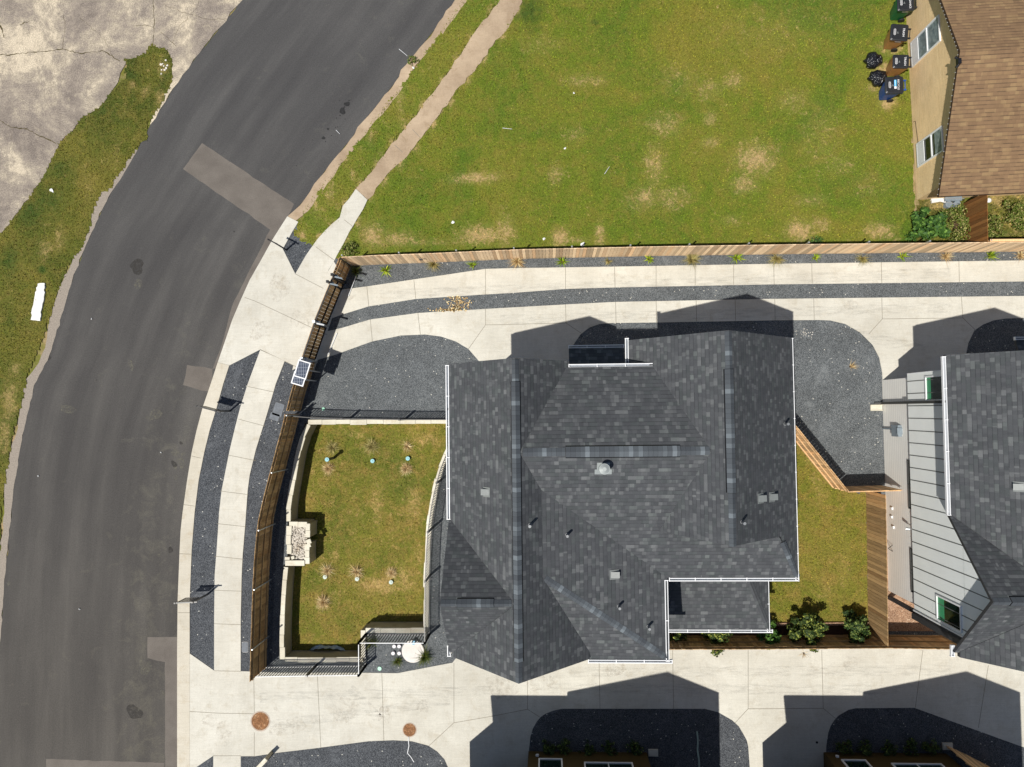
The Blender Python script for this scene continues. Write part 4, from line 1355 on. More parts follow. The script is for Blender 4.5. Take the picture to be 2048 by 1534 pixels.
nf = gp([(590, 831), (640, 835), (700, 837), (810, 838.5), (893, 838.5), (945, 838.5)])
iron_fence([nf[0], nf[1], nf[2]] + [nf[3], nf[4], nf[5]], 'black iron fence along the upper wall of the basin', post_every=2.0)
iron_fence(gp([(859, 1268), (859, 1210), (860, 1150), (862, 1100), (865, 1055), (871, 1012), (876, 985), (882, 960), (889, 935), (899, 910), (912, 885), (935, 860)]), 'black iron fence curving between the basin and the house', post_every=2.0)
iron_fence(gp([(732, 1268), (859, 1268)]), 'short black iron fence beside the round concrete lid', light=True)
iron_fence(gp([(732, 1330), (732, 1268)]), 'black iron fence panel turning the corner of the basin', light=True)
iron_fence(gp([(530, 1333), (632, 1331), (732, 1330)]), 'black iron fence along the lower wall of the basin beside the driveway', light=True, post_every=2.0)

# ------------------------------------------------------------------ sign frames by the kerb


def sign_post(base, arm_top, h, panel, label, face=None, alen=None):
    bx, by = G(*base)
    ax, ay = G(*arm_top, h)
    t = thing('sign_post', label, 'sign', (bx, by, 0))
    d = Vector((ax - bx, ay - by, 0))
    L = d.length
    d.normalize()
    m = MB()
    m.bar((bx, by, 0), (bx, by, h + .08), .06, .06, up=(d.x, d.y, 0))
    m.build('post', M_BLACK, t)
    m = MB()
    m.bar((bx - d.x * .18, by - d.y * .18, h), (ax, ay, h), .05, .05)
    m.obox((ax, ay, h), d * .03, Vector((-d.y, d.x, 0)) * .03, (0, 0, .05))
    m.build('arm', M_BLACK, t)
    if panel:
        s = Vector((-d.y, d.x, 0))
        c_ = Vector((bx, by, 0)) + d * (L * .56)
        m = MB()
        c_.z = h - .1 - panel / 2
        m.obox(c_, d * (L * .37), s * .008, (0, 0, panel / 2))
        pn = m.build('panel', face, t)
        m = MB()
        for sg in (-1, 1):
            m.obox(c_ + Vector((0, 0, sg * panel / 2)), d * (L * .37 + .012), s * .014, (0, 0, .012))
            m.obox(c_ + d * sg * L * .37, d * .012, s * .014, (0, 0, panel / 2 - .012))
            m.bar(c_ + d * sg * L * .3 + Vector((0, 0, panel / 2)), c_ + d * sg * L * .3 + Vector((0, 0, panel / 2 + .1)), .01, .01)
        m.build('panel_frame', M_BLACKR, t)


sign_post((573, 500), (537, 479), 1.22, 0, 'bare black sign post with an empty arm beside the gravel triangle')
sign_post((460, 822), (393, 812), 1.4, .62, 'black sign post with a hanging beige panel halfway down the street', M_BEIGE)
sign_post((416, 1188), (350, 1206), 1.38, .72, 'black sign post with a smoky hanging panel at the lower sidewalk', M_SMOKE)


# ------------------------------------------------------------------ houses
def slab(m, pts, th=0.16, mi=0, me=1):
    """roof plane polygon (x,y,z) with vertical thickness"""
    v = [Vector(p) for p in pts]
    nrm = (v[1] - v[0]).cross(v[2] - v[0])
    if nrm.z < 0:
        v = v[::-1]
    m.face(v, mi)
    lo = [q - Vector((0, 0, th)) for q in v]
    m.face(lo[::-1], me)
    k = len(v)
    for i in range(k):
        m.face([lo[i], lo[(i + 1) % k], v[(i + 1) % k], v[i]], me)


def wall_quad(m, a, b, z0, z1, mi=0, out=None):
    m.face([(a[0], a[1], z0), (b[0], b[1], z0), (b[0], b[1], z1), (a[0], a[1], z1)], mi)


def gutter(a, b, parent, sgn=1, w_=0.095, tick=0.9, inner=None):
    """open channel; sgn: +1 -> the roof is on the left of a->b"""
    a, b = Vector(a), Vector(b)
    d = (b - a).normalized()
    s = Vector((-d.y, d.x, 0)) * sgn
    m = MB()
    L = (b - a).length
    c_ = (a + b) / 2
    m.obox(c_ - s * .006 - Vector((0, 0, .05)), d * L / 2, s * .010, (0, 0, .055), 0)
    m.obox(c_ - s * w_ - Vector((0, 0, .05)), d * L / 2, s * .013, (0, 0, .055), 0)
    m.obox(c_ - s * w_ / 2 - Vector((0, 0, .10)), d * L / 2, s * (w_ / 2 - .02), (0, 0, .008), 1)
    for q in (a, b):
        m.obox(q - s * w_ / 2 - Vector((0, 0, .05)), d * .012, s * (w_ / 2 + .02), (0, 0, .056), 0)
    k = max(1, int(L / tick))
    for i in range(1, k):
        q = a + d * (L * i / k)
        m.obox(q - s * w_ / 2, d * .012, s * (w_ / 2 + .015), (0, 0, .010), 0)
    return m.build('gutter', [M_WHITE, inner or M_SLOT], parent)


def ridge_cap(m, a, b, pa, pb, w_=0.15, lift=0.02, th=0.02, edge=0.035):
    """folded strip over a ridge a-b; pa, pb downhill unit vectors of the two sides"""
    a, b = Vector(a), Vector(b)
    pa, pb = Vector(pa), Vector(pb)
    L = (b - a).length
    up = Vector((0, 0, lift))
    for pd in (pa, pb):
        q = [a + up, b + up, b + up + pd * w_, a + up + pd * w_]
        n_ = (q[1] - q[0]).cross(q[2] - q[0])
        uv = [(0, 0), (L, 0), (L, w_), (0, w_)]
        if n_.z < 0:
            q, uv = q[::-1], uv[::-1]
        m.face(q, 0, uv=uv)
        e0, e1 = a + up + pd * w_, b + up + pd * w_
        if lift > .03:
            f0, f1 = a + pd * (w_ + edge) + Vector((0, 0, .008)), b + pd * (w_ + edge) + Vector((0, 0, .008))
            m.face([e0 - up * .4, e1 - up * .4, f1, f0], 1)
        dz = Vector((0, 0, -lift - .0))
        m.face([e0, e1, e1 + dz, e0 + dz], 1)
    for e in (a, b):
        m.face([e + up, e + up + pa * w_, e + pa * w_, e], 1)
        m.face([e + up, e + up + pb * w_, e + pb * w_, e], 1)


def window(parent, c_, u, nrm, w_, h_, glass=None, mull=0, film=0.0, frame=None, fw=0.055):
    """c_ centre of window on the wall, u horizontal axis, nrm outward"""
    c_, u, nrm = Vector(c_), Vector(u), Vector(nrm)
    f = MB()
    up = Vector((0, 0, 1))
    for sg in (-1, 1):
        f.obox(c_ + u * sg * (w_ / 2) + nrm * .02, u * fw / 2, up * (h_ / 2 + fw / 2), nrm * .03)
        f.obox(c_ + up * sg * (h_ / 2) + nrm * .02, u * (w_ / 2 - fw / 2), up * fw / 2, nrm * .03)
    for k in range(mull):
        f.obox(c_ + u * (w_ * ((k + 1) / (mull + 1) - .5)) + nrm * .012, u * fw / 3, up * (h_ / 2 - fw / 2), nrm * .02)
    fo = f.build('window', frame or M_WHITE, parent)
    g_ = MB()
    g_.obox(c_ + nrm * .004, u * (w_ / 2 - .01), up * (h_ / 2 - .01), nrm * .004, 0)
    if film:
        g_.obox(c_ - up * (h_ / 2 - film / 2 - .03) + nrm * .006, u * (w_ / 2 - .03), up * (film / 2), nrm * .004, 1)
    go = g_.build('pane', [glass or M_GLASS, M_GREENG], None)
    go.parent = fo
    return fo


def pipe_vent(parent, x, y, z, h=0.38, r=0.045):
    m = MB()
    m.tube((x, y, z - .15), (x, y, z + h), r, n_=12)
    m.tube((x, y, z - .12), (x, y, z + .07), r * 2.0, r * 1.25, 12)
    return m.build('vent_pipe', M_GALV2, parent)


M_GALV2 = plain('dull_lead_pipe', (0.20, 0.21, 0.22), 0.5, 0.3, 0.2)


def box_vent(parent, x, y, z, sl):
    """sl: slope direction (downhill) as (dx,dy), pitch"""
    m = MB()
    dx, dy, p_ = sl
    d = Vector((dx, dy, -p_)).normalized()
    s = Vector((-dy, dx, 0))
    nrm = s.cross(d) if s.cross(d).z > 0 else d.cross(s)
    c_ = Vector((x, y, z))
    m.obox(c_ + nrm * .012, d * .17, s * .16, nrm * .006)
    q = [c_ + d * a * .10 + s * b * .10 + nrm * (.02) for a, b in ((-1, -1), (1, -1), (1, 1), (-1, 1))]
    t_ = [c_ + d * .12 + s * .10 + nrm * .15, c_ + d * .12 - s * .10 + nrm * .15]
    top = [c_ - d * .13 - s * .1 + nrm * .025, c_ + d * .13 - s * .1 + nrm * .15, c_ + d * .13 + s * .1 + nrm * .15, c_ - d * .13 + s * .1 + nrm * .025]
    bot = [c_ - d * .13 - s * .1 + nrm * .01, c_ + d * .11 - s * .1 + nrm * .01, c_ + d * .11 + s * .1 + nrm * .01, c_ - d * .13 + s * .1 + nrm * .01]
    m.raw(bot + top, [(4, 5, 6, 7), (0, 1, 5, 4), (1, 2, 6, 5), (2, 3, 7, 6), (3, 0, 4, 7)])
    return m.build('box_vent', M_VENTD, parent)


house = thing('house', 'large dark roofed house in the middle beside the sunken basin', 'house', (0, 0, 0), 'dark roofed houses of one design')
# ---- roof planes: all figures in metres, worked out from the photo
LX, LZ = -0.99, 8.6            # left wing ridge
PL = 1.012
rl = lambda x: LZ - PL * abs(x - LX)
NY, SYY = 1.66, -8.40          # gable ends of the left wing
CY, CZ = -5.99, 8.5            # cross gable ridge
PC = 1.03
RX, RZ = 5.54, 9.0             # right wing ridge
PR = 1.02
rr_ = lambda x: RZ - PR * abs(x - RX)
MY, MZ = -1.30, 8.5            # central ridge
PN = (MZ - 6.9) / (1.50 - MY)
PS = (MZ - 6.1) / (MY + 5.72)
roof = MB()
# left wing
slab(roof, [(-3.40, NY, rl(-3.40)), (-3.40, -3.68, rl(-3.40)), (-1.12, -5.95, rl(-1.12)), (-1.12, -6.05, rl(-1.12)), (-3.3, -8.18, rl(-3.3)), (-3.3, -8.36, rl(-3.3)), (LX, SYY, LZ), (LX, NY, LZ)])
slab(roof, [(LX, SYY, LZ), (1.32, SYY, rl(1.32)), (1.32, -2.5, rl(1.32)), (0.72, 1.40, rl(.72)), (0.72, NY, rl(.72)), (LX, NY, LZ)])
# cross gable
cl = lambda y: CZ - PC * abs(y - CY)
slab(roof, [(-3.44, -3.73, cl(-3.73)), (-3.44, CY, CZ), (LX, CY, CZ), (LX, -3.73, cl(-3.73))])
slab(roof, [(-3.44, CY, CZ), (-3.44, -8.22, cl(-8.22)), (LX, -8.22, cl(-8.22)), (LX, CY, CZ)])
# central
slab(roof, [(LX + .05, MY, MZ), (LX + .4, 1.44, MZ - PN * (1.44 - MY)), (3.55, 1.44, MZ - PN * (1.44 - MY)), (5.3, .6, MZ - PN * (.6 - MY)), (5.3, MY, MZ)])
cs = lambda y: MZ - PS * (MY - y)
slab(roof, [(LX + .05, MY, MZ), (5.3, MY, MZ), (7.2, -4.0, cs(-4.0)), (7.55, -4.25, cs(-4.25)), (8.34, -5.72, 6.1), (3.4, -5.72, 6.1), (0, -5.72, 6.1), (LX + .05, -4.6, cs(-4.6))])
# right wing
slab(roof, [(RX, 2.38, RZ), (8.38, 2.38, rr_(8.38)), (8.38, -5.76, rr_(8.38)), (7.6, -4.3, rr_(7.6)), (7.55, -4.2, rr_(7.55)), (RX, -4.14, RZ)])
slab(roof, [(RX, 2.38, RZ), (RX, -4.14, RZ), (2.78, -3.95, rr_(2.78)), (2.78, 2.38, rr_(2.78))])
# lower right block
BX, BY_, BZE = 4.0, -8.46, 6.1
PBE = (7.8 - BZE) / (BX + .16)
PBS = (7.8 - BZE) / (-5.36 - BY_)
be = lambda x: BZE + PBE * (BX - x)
slab(roof, [(BX, BY_, BZE), (BX, -5.0, BZE), (LX + .1, -1.6, be(LX + .1)), (LX + .1, -4.9, be(LX + .1)), (-.16, -5.36, 7.8)])
slab(roof, [(BX, BY_, BZE), (-.16, -5.36, 7.8), (LX + .1, -5.4, 7.75), (.9, BY_ + .12, BZE + PBS * .12), (1.25, BY_, BZE)])
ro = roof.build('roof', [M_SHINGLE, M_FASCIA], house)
# ridge vents and caps
iv = 1 / math.sqrt(2)
u_w, u_e = Vector((-1, 0, -PL)).normalized(), Vector((1, 0, -PL)).normalized()
u_n, u_s = Vector((0, 1, -PN)).normalized(), Vector((0, -1, -PS)).normalized()
c_n, c_s = Vector((0, 1, -PC)).normalized(), Vector((0, -1, -PC)).normalized()
for a, b, pa, pb in (((LX, .92, LZ), (LX, -7.75, LZ), u_w, u_e), ((.55, MY, MZ), (4.1, MY, MZ), u_n, u_s), ((RX, 1.2, RZ), (RX, -2.55, RZ), u_w, u_e), ((-2.9, CY, CZ), (-1.75, CY, CZ), c_n, c_s)):
    m = MB()
    ridge_cap(m, a, b, pa, pb, .19, .045)
    m.build('ridge_vent', [M_CAP, M_BLACK], house)
for a, b, pa, pb in (((LX, 1.62, LZ), (LX, .93, LZ), u_w, u_e), ((LX, -7.76, LZ), (LX, -8.38, LZ), u_w, u_e), ((LX + .2, MY, MZ), (.54, MY, MZ), u_n, u_s), ((4.11, MY, MZ), (5.0, MY, MZ), u_n, u_s), ((RX, 2.36, RZ), (RX, 1.21, RZ), u_w, u_e), ((RX, -2.56, RZ), (RX, -4.16, RZ), u_w, u_e), ((-3.42, CY, CZ), (-2.91, CY, CZ), c_n, c_s), ((-1.74, CY, CZ), (LX - .2, CY, CZ), c_n, c_s)):
    m = MB()
    ridge_cap(m, a, b, pa, pb, .15, .012)
    m.build('ridge_cap', [M_CAP, M_CAP], house)
m = MB()
hs = Vector((-1, -1, -.30)).normalized()
he = Vector((1, 1, -.30)).normalized()
ridge_cap(m, (-.16, -5.36, 7.8), (BX - .05, BY_ + .04, BZE + .02), Vector((-.55, -.8, -.42)).normalized(), Vector((.55, .8, -.3)).normalized(), .12, .014)
m.build('ridge_cap', [M_CAP, M_CAP], house)
m = MB()
ridge_cap(m, (7.68, -4.4, 6.84), (8.36, -5.70, 6.12), Vector((-.85, -.3, -.1)).normalized(), Vector((.85, .3, -.75)).normalized(), .12, .014)
m.build('ridge_cap', [M_CAP, M_CAP], house)
# gutters
gutter((-3.40, 1.60, 6.17), (-3.40, -3.70, 6.17), house, 1)
gutter((-3.42, -8.0, 6.2), (-3.42, -8.36, 6.16), house, 1)
gutter((.74, 1.43, 6.93), (3.55, 1.43, 6.93), house, -1, tick=.75)
gutter((2.80, 1.52, 6.22), (2.80, 2.44, 6.22), house, -1)
gutter((8.37, 2.36, 6.14), (8.37, -5.80, 6.14), house, 1)
gutter((8.37, -5.72, 6.14), (4.06, -5.72, 6.14), house, -1, tick=.75)
gutter((4.0, -5.80, 6.14), (4.0, -8.50, 6.14), house, 1)
gutter((4.1, -8.47, 6.14), (1.28, -8.47, 6.14), house, -1, tick=.75)
# plan of the walls
WP = [(-2.82, -7.65), (3.5, -7.65), (3.5, -5.2), (7.85, -5.2), (7.85, 1.9), (3.35, 1.9), (3.35, 1.05), (-2.82, 1.05)]


def shell(off, z0, z1, mat, name, extra=None, mats=None):
    m = MB()
    k = len(WP)
    cx = sum(p_[0] for p_ in WP) / k
    pts = []
    for i in range(k):
        a, b, c_ = Vector(WP[i - 1]), Vector(WP[i]), Vector(WP[(i + 1) % k])
        d1, d2 = (b - a).normalized(), (c_ - b).normalized()
        n1, n2 = Vector((d1.y, -d1.x)), Vector((d2.y, -d2.x))
        pts.append(b + (n1 + n2) * off)
    for i in range(k):
        wall_quad(m, pts[i], pts[(i + 1) % k], z0, z1)
    m.face([(p_[0], p_[1], z0) for p_ in pts][::-1], 0)
    if extra:
        extra(m, pts)
    return m.build(name, mats or mat, house)


shell(0, 0, 2.5, M_LAP, 'lower_wall')


def up_extra(m, pts):
    x0, x1 = pts[0].x, pts[1].x
    # gable triangles: left wing north and south, cross gable west, right wing north
    yN, yS = pts[7].y, pts[0].y
    m.face([(LX + 2.3, yN, 6.0), (x0, yN, 6.0), (LX, yN, rl(LX) - .17)])
    m.face([(x0, yS, 6.0), (1.3, yS, 6.0), (LX, yS, rl(LX) - .17)])
    m.face([(x0, -3.7, 6.0), (x0, -7.8, 6.0), (x0, CY, CZ - .17)])
    yR = pts[4].y
    m.face([(pts[4].x, yR, 6.0), (3.1, yR, 6.0), (RX, yR, RZ - .2)])
    m.face([(2.9, -3.75, 6.0), (8.0, -3.75, 6.0), (RX, -3.75, RZ - .2)])
    m.face([(3.9, pts[6].y - .02, 6.0), (LX, pts[6].y - .02, 6.0), (LX, pts[6].y - .02, 6.9), (3.9, pts[6].y - .02, 6.9)])


uw = shell(0.14, 2.5, 6.05, M_PANEL, 'upper_wall', up_extra)
# vertical panel joints on the upper storey: battens
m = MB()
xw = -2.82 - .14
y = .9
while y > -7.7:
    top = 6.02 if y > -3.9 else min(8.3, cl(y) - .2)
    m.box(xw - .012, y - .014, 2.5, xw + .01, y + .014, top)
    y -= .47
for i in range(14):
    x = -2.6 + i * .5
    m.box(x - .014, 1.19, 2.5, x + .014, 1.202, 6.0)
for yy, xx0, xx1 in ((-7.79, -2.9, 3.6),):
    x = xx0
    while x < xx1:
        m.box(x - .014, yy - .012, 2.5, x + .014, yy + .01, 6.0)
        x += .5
bt = m.build('batten', plain('batten_dark_grey', (0.11, 0.115, 0.11), .7), house)  # dark grey lines on the pale panel wall
m = MB()
m.box(xw - .02, 1.19, 2.5, xw + .06, 1.21, 6.0)
m.build('corner_trim', M_WHITED, house)
m = MB()
m.bar((xw - .01, -7.80, 2.5), (xw - .01, -7.80, 6.1), .08, .05, up=(0, 1, 0))
m.build('corner_trim', M_WHITED, house)
# windows of the west side, seen on the neighbour
W = Vector((-1, 0, 0))
window(house, (xw, .58, 4.80), (0, 1, 0), W, .86, 1.7, film=.28)
window(house, (xw, -7.24, 5.02), (0, 1, 0), W, .86, 1.55, film=.42)
for y0_, y1_ in ((-2.15, -4.0), (-5.55, -7.2)):
    window(house, (-2.82, (y0_ + y1_) / 2, 2.25), (0, 1, 0), W, abs(y1_ - y0_), .34, fw=.03, mull=1, frame=M_DARKPIPE)
window(house, (-1.0, 1.19, 4.6), (1, 0, 0), (0, 1, 0), 1.4, 1.4, mull=1)
window(house, (5.6, 2.04, 4.6), (1, 0, 0), (0, 1, 0), 1.4, 1.4, mull=1)
window(house, (.3, -7.79, 4.6), (1, 0, 0), (0, -1, 0), 1.4, 1.4, mull=1)
window(house, (5.6, -5.34, 4.6), (1, 0, 0), (0, -1, 0), 1.4, 1.4, mull=1)
window(house, (7.99, -1.5, 4.8), (0, 1, 0), (1, 0, 0), 1.2, 1.4, mull=1)
for gx, gy in ((-1.0, 1.05), (5.6, 1.9)):
    m = MB()
    for i in range(4):
        m.box(gx - 1.3, gy + .002, .04 + i * .53, gx + 1.3, gy + .05, .04 + i * .53 + .515)
    m.build('garage_door', M_WHITED, house)
# downspout on the west wall, meter box, lamps and vents
m = MB()
m.bar((-2.93, .09, .12), (-2.93, .09, 2.5), .07, .10, up=(0, 1, 0))
m.bar((-3.02, .09, 2.45), (-3.02, .09, 5.7), .07, .10, up=(0, 1, 0))
m.bar((-3.02, .09, 5.68), (-3.45, .09, 6.08), .08, .07, up=(0, 1, 0))
m.bar((-2.93, .09, .14), (-3.2, .09, .08), .08, .06, up=(0, 1, 0))
m.build('downspout', M_DARKPIPE, house)
m = MB()
m.bar((-2.80, -7.93, .05), (-2.80, -7.93, 2.45), .16, .12, up=(0, 1, 0))
m.bar((-2.94, -8.02, 2.45), (-2.94, -8.02, 5.95), .22, .20, up=(0, 1, 0))
m.build('corner_downspout', M_FASCIA, house)
m = MB()
m.box(-2.97, -1.25, 1.05, -2.82, -.80, 1.62)
m.box(-3.02, -1.16, 1.62, -2.82, -.9, 1.68)
m.box(-2.90, -.99, .1, -2.84, -.93, 1.1)
m.build('meter_box', M_GREYBOX, house)
m = MB()
m.tube((-3.0, -4.75, 2.42), (-3.12, -4.75, 2.36), .05, .07)
m.tube((-2.84, -4.75, 2.42), (-3.0, -4.75, 2.42), .02)
m.build('wall_lamp', M_GALV, house)
m = MB()
for y_, z_ in ((-4.2, .55), (-4.55, .5), (-4.95, .62)):
    m.box(-2.88, y_ - .05, z_, -2.82, y_ + .05, z_ + .12)
m.build('dryer_vent', M_WHITED, house)
m = MB()
m.bar((-2.84, -5.7, .55), (-3.12, -5.78, .8), .02, .02)
m.bar((-3.12, -5.78, .8), (-2.84, -5.95, .55), .02, .02)
m.build('hose_bracket', M_BLACK, house)
# porch roofs
m = MB()
slab(m, [(.86, 2.40, 2.95), (2.95, 2.40, 2.95), (2.95, 1.06, 3.45), (.86, 1.06, 3.45)], .12)
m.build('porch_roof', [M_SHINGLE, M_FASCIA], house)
gutter((.86, 2.41, 2.95), (2.98, 2.41, 2.95), house, -1, inner=M_SLOT, tick=.6)
m = MB()
slab(m, [(3.5, -5.2, 3.85), (3.5, -8.36, 2.92), (8.28, -8.36, 2.92), (6.9, -5.2, 3.85)], .12)
slab(m, [(8.28, -8.36, 2.92), (8.28, -5.2, 2.92), (7.86, -5.2, 3.2), (6.9, -5.2, 3.85)], .12)
ridge_cap(m, (6.95, -5.3, 3.83), (8.24, -8.3, 2.95), Vector((-.9, -.4, -.0)).normalized(), Vector((.9, .4, -.5)).normalized(), .11, .012)
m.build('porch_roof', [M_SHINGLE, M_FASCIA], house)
gutter((8.38, -8.37, 2.95), (3.62, -8.37, 2.95), house, -1, tick=.75)
gutter((8.28, -5.3, 2.95), (8.28, -8.45, 2.95), house, 1)
for x_, y_ in ((8.1, -8.2), (5.9, -8.2), (3.75, -8.2)):
    m = MB()
    m.box(x_ - .06, y_ - .06, 0, x_ + .06, y_ + .06, 2.8)
    m.build('porch_post', M_WHITED, house)
# roof furniture: positions read from the photo at their own heights
for px, py, z_ in ((1060, 1050, 8.25), (1134, 1068, 7.4), (1484, 1044, 8.7), (1573, 848, 6.8), (1238, 1213, 6.9), (1297, 1254, 6.5)):
    x_, y_ = G(px, py, z_)
    if px == 1060:
        z_ = rl(x_)
    elif px in (1134, 1238, 1297):
        z_ = be(x_)
    else:
        z_ = rr_(x_)
    pipe_vent(house, x_, y_, z_)
for px, py, z_, sl in ((973, 985, 7.7, (-1, 0, PL)), (1524, 998, 8.0, (1, 0, PR)), (1549, 996, 7.6, (1, 0, PR)), (1229, 1151, 7.0, (1, 0, PBE))):
    x_, y_ = G(px, py, z_)
    z_ = {973: rl, 1524: rr_, 1549: rr_, 1229: be}[px](x_)
    box_vent(house, x_, y_, z_ + .0, sl)
x_, y_ = G(1207, 936, 8.3)
z_ = cs(y_)
m = MB()
c_ = Vector((x_, y_, z_))
dn = u_s
sv = Vector((1, 0, 0))
nv = sv.cross(dn)
nv = nv if nv.z > 0 else -nv
m.obox(c_ + nv * .012 + dn * .14, sv * .27, dn * .09, nv * .008)
m.obox(c_ + nv * .010, sv * .2, dn * .2, nv * .007)
m.tube((x_, y_, z_ - .05), (x_, y_, z_ + .22), .17, .12, 20)
m.tube((x_ + .0, y_, z_ + .2), (x_, y_, z_ + .5), .11, .11, 20)
m.tube((x_, y_, z_ + .46), (x_, y_, z_ + .52), .17, .17, 20)
m.tube((x_, y_, z_ + .52), (x_, y_, z_ + .56), .16, .06, 20)
m.build('round_vent', M_VENT, house)

# neighbour of the same design
h2 = copy_tree(house)
h2.location = (16.80, .06, 0)
h2['label'] = 'dark roofed house with pale grey siding at the right edge'

# splash block
x_, y_ = G(1753, 815.5, .05)
m = MB()
m.box(x_ - .24, y_ - .13, 0.0, x_ + .24, y_ - .10, .09)
m.box(x_ - .24, y_ + .10, 0.0, x_ + .24, y_ + .13, .09)
m.box(x_ - .24, y_ - .10, 0.0, x_ + .24, y_ + .10, .055)
tag(m.build('splash_block', M_STONE), 'cream splash block under the dark downspout of the grey house', 'splash block')
# white gutter end lying by the lower roof corner of the neighbour: its own downspout elbow
# ---- the two lower houses
YN = -14.26
low = thing('house', 'shaded olive house at the bottom middle with white framed windows', 'house', (0, 0, 0), 'olive houses along the lower edge')
m = MB()
wp = [(-.98, YN), (-.98, -24), (4.9, -24), (4.9, -15.6), (3.94, -15.6), (3.94, YN)]
for i in range(len(wp)):
    wall_quad(m, wp[i], wp[(i + 1) % len(wp)], 0, 6.0)
m.face([(-1.0, YN, 6.0), (4.8, YN, 6.0), (1.85, YN, 9.0)][::-1])
wp2 = [(-4.3, -14.6), (-4.3, -24), (-.99, -24), (-.99, -14.6)]
for i in range(4):
    wall_quad(m, wp2[i], wp2[(i + 1) % 4], 2.6, 6.0)
m.box(-4.25, -23.5, 0, -1.0, -17.0, 2.6)
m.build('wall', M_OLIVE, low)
m = MB()
slab(m, [(-1.28, -13.45, 6.1), (1.85, -13.45, 9.15), (1.85, -24.5, 9.15), (-1.28, -24.5, 6.1)])
slab(m, [(1.85, -13.45, 9.15), (4.96, -13.45, 6.1), (4.96, -24.5, 6.1), (1.85, -24.5, 9.15)])
slab(m, [(-4.50, -13.62, 6.1), (-1.0, -13.62, 6.1), (1.85, -15.6, 7.7), (-4.75, -15.0, 7.1)])
slab(m, [(-4.75, -15.0, 7.1), (1.85, -15.6, 7.7), (1.0, -24.5, 7.7), (-5.1, -24.5, 6.1), (-5.1, -15.3, 6.1)])
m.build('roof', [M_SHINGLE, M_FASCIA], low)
Nn = Vector((0, 1, 0))
window(low, (-.06, YN, 1.62), (1, 0, 0), Nn, .92, 1.7)
window(low, (2.27, YN, 1.75), (1, 0, 0), Nn, 1.9, 1.4, mull=1)
window(low, (.3, YN, 4.6), (1, 0, 0), Nn, 1.2, 1.2)
window(low, (2.9, YN, 4.6), (1, 0, 0), Nn, 1.2, 1.2)
m = MB()
m.tube((-.6, YN + .02, .5), (-.6, YN + .08, .5), .07)
m.build('wall_vent', M_WHITED, low)
l2 = copy_tree(low)
l2.location = (12.15, 0.08, 0)
l2['label'] = 'shaded olive house in the lower right corner with slanting white window frames'
for dx, lab in ((0, 'grey concrete pad beside the middle lower house'), (12.15, 'grey concrete pad beside the right lower house')):
    x_, y_ = (G(1306, 1504) if dx == 0 else G(1893, 1491))
    m = MB()
    m.box(x_ - .2, y_ - .14, 0.0, x_ + .2, y_ + .14, .1)
    m.box(x_ - .15, y_ - .09, 0.1, x_ + .02, y_ + .05, .13)
    tag(m.build('utility_pad', M_CONC), lab, 'concrete pad')

# ---- tan house with the brown roof (top right)
bh = thing('house', 'tan house with a brown shingle roof in the upper right corner', 'house', (15.6, 8.7, 0))
# west wall runs from south corner to north corner
ws, wn = Vector((15.62, 8.67, 0)), Vector((15.40, 17.4, 0))
wd = (wn - ws).normalized()
we = Vector((wd.y, -wd.x, 0))       # into the house (east)
wout = -we
RN = 12.85                          # ridge Y
ridge0 = Vector((15.07, 12.82, 4.62))
eS = Vector((15.14, 8.05, 2.72))
eN = eS + wd * (2 * (ridge0.y - eS.y)) + Vector((-.02, 0, 0))
eN.z = 2.72
m = MB()
Ls = 20
wS, wN = ws + Vector((0, 0, 0)), ws + wd * 9.0
apex = ws + wd * 4.25
m.face([(wN.x, wN.y, 0), (wS.x, wS.y, 0), (wS.x, wS.y, 2.85), (apex.x, apex.y, 4.45), (wN.x, wN.y, 2.75)], 0)
a2, b2 = wS + we * Ls, wN + we * Ls
wall_quad(m, wS, a2, 0, 2.85)
wall_quad(m, b2, wN, 0, 2.75)
m.build('wall', M_BROWNWALL, bh)
m = MB()
slab(m, [eS, ridge0, ridge0 + we * Ls, eS + we * Ls], .14)
slab(m, [ridge0, eN, eN + we * Ls, ridge0 + we * Ls], .14)
m.build('roof', [M_BROWNSH, M_DARKTRIM], bh)
